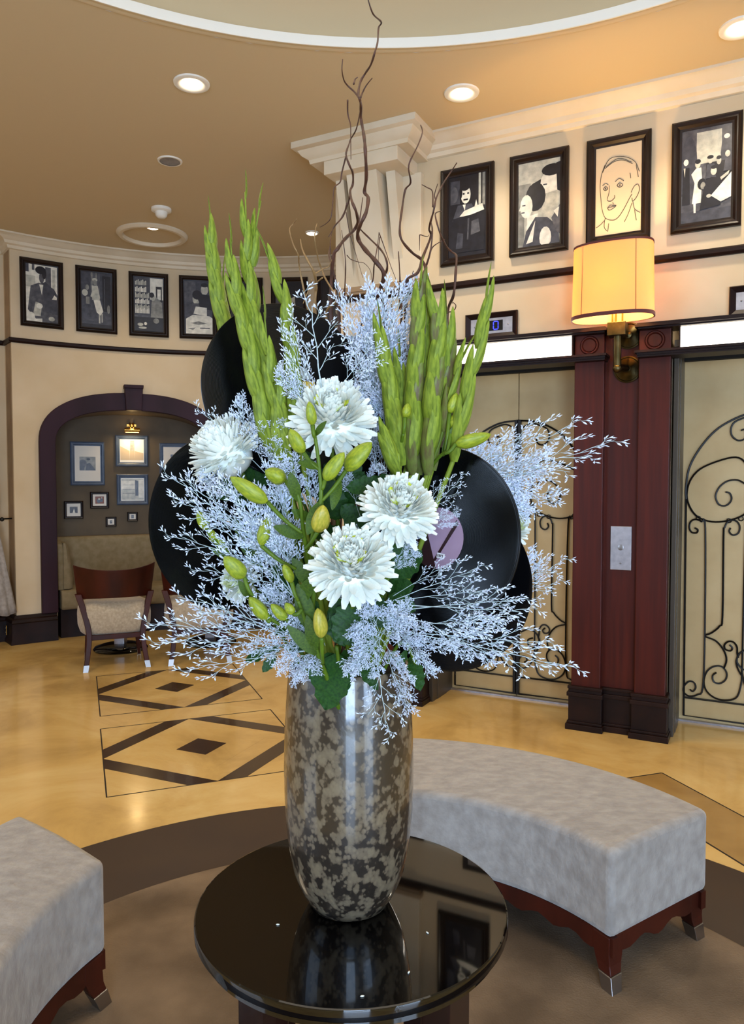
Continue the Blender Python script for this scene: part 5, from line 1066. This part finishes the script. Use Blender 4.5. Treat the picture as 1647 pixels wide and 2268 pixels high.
cluster('white statice sprays fanning right above the front record toward the lift', 'upper right sprays', [((960, 1090), (1310, 1005), .5), ((970, 1080), (1245, 960), .6), ((960, 1090), (1150, 965), .7), ((960, 1080), (1050, 980), 1.0), ((970, 1100), (1205, 1085), .8), ((970, 1100), (1150, 1110), .9), ((980, 1090), (1110, 1040), 1.2), ((980, 1090), (1180, 1040), .9), ((960, 1060), (1000, 990), 1.2), ((990, 1110), (1130, 1080), 1.2), ((980, 1100), (1160, 1065), 1.1), ((970, 1080), (1090, 1000), 1.1), ((990, 1110), (1150, 1130), 1.0), ((980, 1100), (1200, 1020), .8)], 1.33, 1.32)
cluster('small white statice sprays lying on the upper part of the front record', 'sprays on the front record', [((930, 1150), (1022, 1070), .9), ((930, 1150), (975, 1075), .8), ((935, 1160), (1005, 1125), .8), ((940, 1160), (1000, 1165), .6), ((870, 1060), (830, 1040), .8)], 1.12, 1.12)
cluster('white statice sprays crossing the lower half of the front record', 'sprays across the records', [((870, 1330), (1050, 1265), .8), ((880, 1330), (1070, 1310), .7), ((870, 1320), (990, 1250), .7), ((900, 1340), (1150, 1365), .7), ((900, 1350), (1130, 1330), .7), ((880, 1370), (1080, 1400), .9), ((890, 1380), (1100, 1420), .8), ((900, 1400), (1225, 1470), .55), ((900, 1400), (1180, 1430), .6), ((880, 1400), (960, 1480), .8), ((870, 1400), (985, 1440), .8), ((860, 1260), (925, 1170), .8), ((850, 1280), (910, 1230), 1.0)], 1.12, 1.11)
cluster('white statice sprays behind the right rim of the two right records', 'sprays behind the right rims', [((1040, 1340), (1232, 1260), .7), ((1040, 1350), (1220, 1305), .7), ((1050, 1340), (1170, 1230), .8), ((1050, 1340), (1190, 1280), .8), ((1060, 1350), (1150, 1270), 1.0)], 1.245, 1.245)
cluster('dense white statice sprays spilling over the right side of the vase rim', 'sprays over the vase rim', [((830, 1400), (780, 1480), 1.2), ((840, 1400), (820, 1340), 1.3), ((850, 1420), (800, 1380), 1.4), ((840, 1420), (870, 1340), 1.3), ((850, 1430), (900, 1370), 1.2), ((830, 1430), (790, 1440), 1.4), ((850, 1420), (880, 1460), 1.2), ((840, 1410), (840, 1490), 1.2), ((850, 1420), (925, 1420), 1.1), ((830, 1400), (870, 1400), 1.5), ((840, 1410), (900, 1500), .8), ((835, 1400), (800, 1330), 1.2), ((820, 1380), (770, 1400), 1.0), ((845, 1400), (905, 1345), 1.1), ((850, 1400), (780, 1490), .8), ((845, 1390), (820, 1450), 1.5), ((850, 1400), (860, 1360), 1.6), ((850, 1440), (790, 1400), 1.3), ((870, 1430), (930, 1390), 1.2)], 1.13, 1.10)
spray((830, 1440), (850, 1607), 1.12, 1.10, 'long white statice spray dangling down the front of the vase', None, 5, 1.2)
spray((850, 1440), (905, 1560), 1.14, 1.12, 'white statice spray dangling at the right side of the vase front', None, 0, .9)
cluster('small white statice sprays deep in the centre between the blooms', 'central filler sprays', [((700, 1200), (680, 1050), .7), ((800, 1150), (760, 1040), .8), ((720, 1400), (760, 1310), .9), ((720, 1430), (690, 1350), .8), ((740, 1420), (800, 1330), .8), ((830, 1260), (800, 1180), .7), ((800, 1080), (830, 1040), 1.0)], 1.18, 1.17)
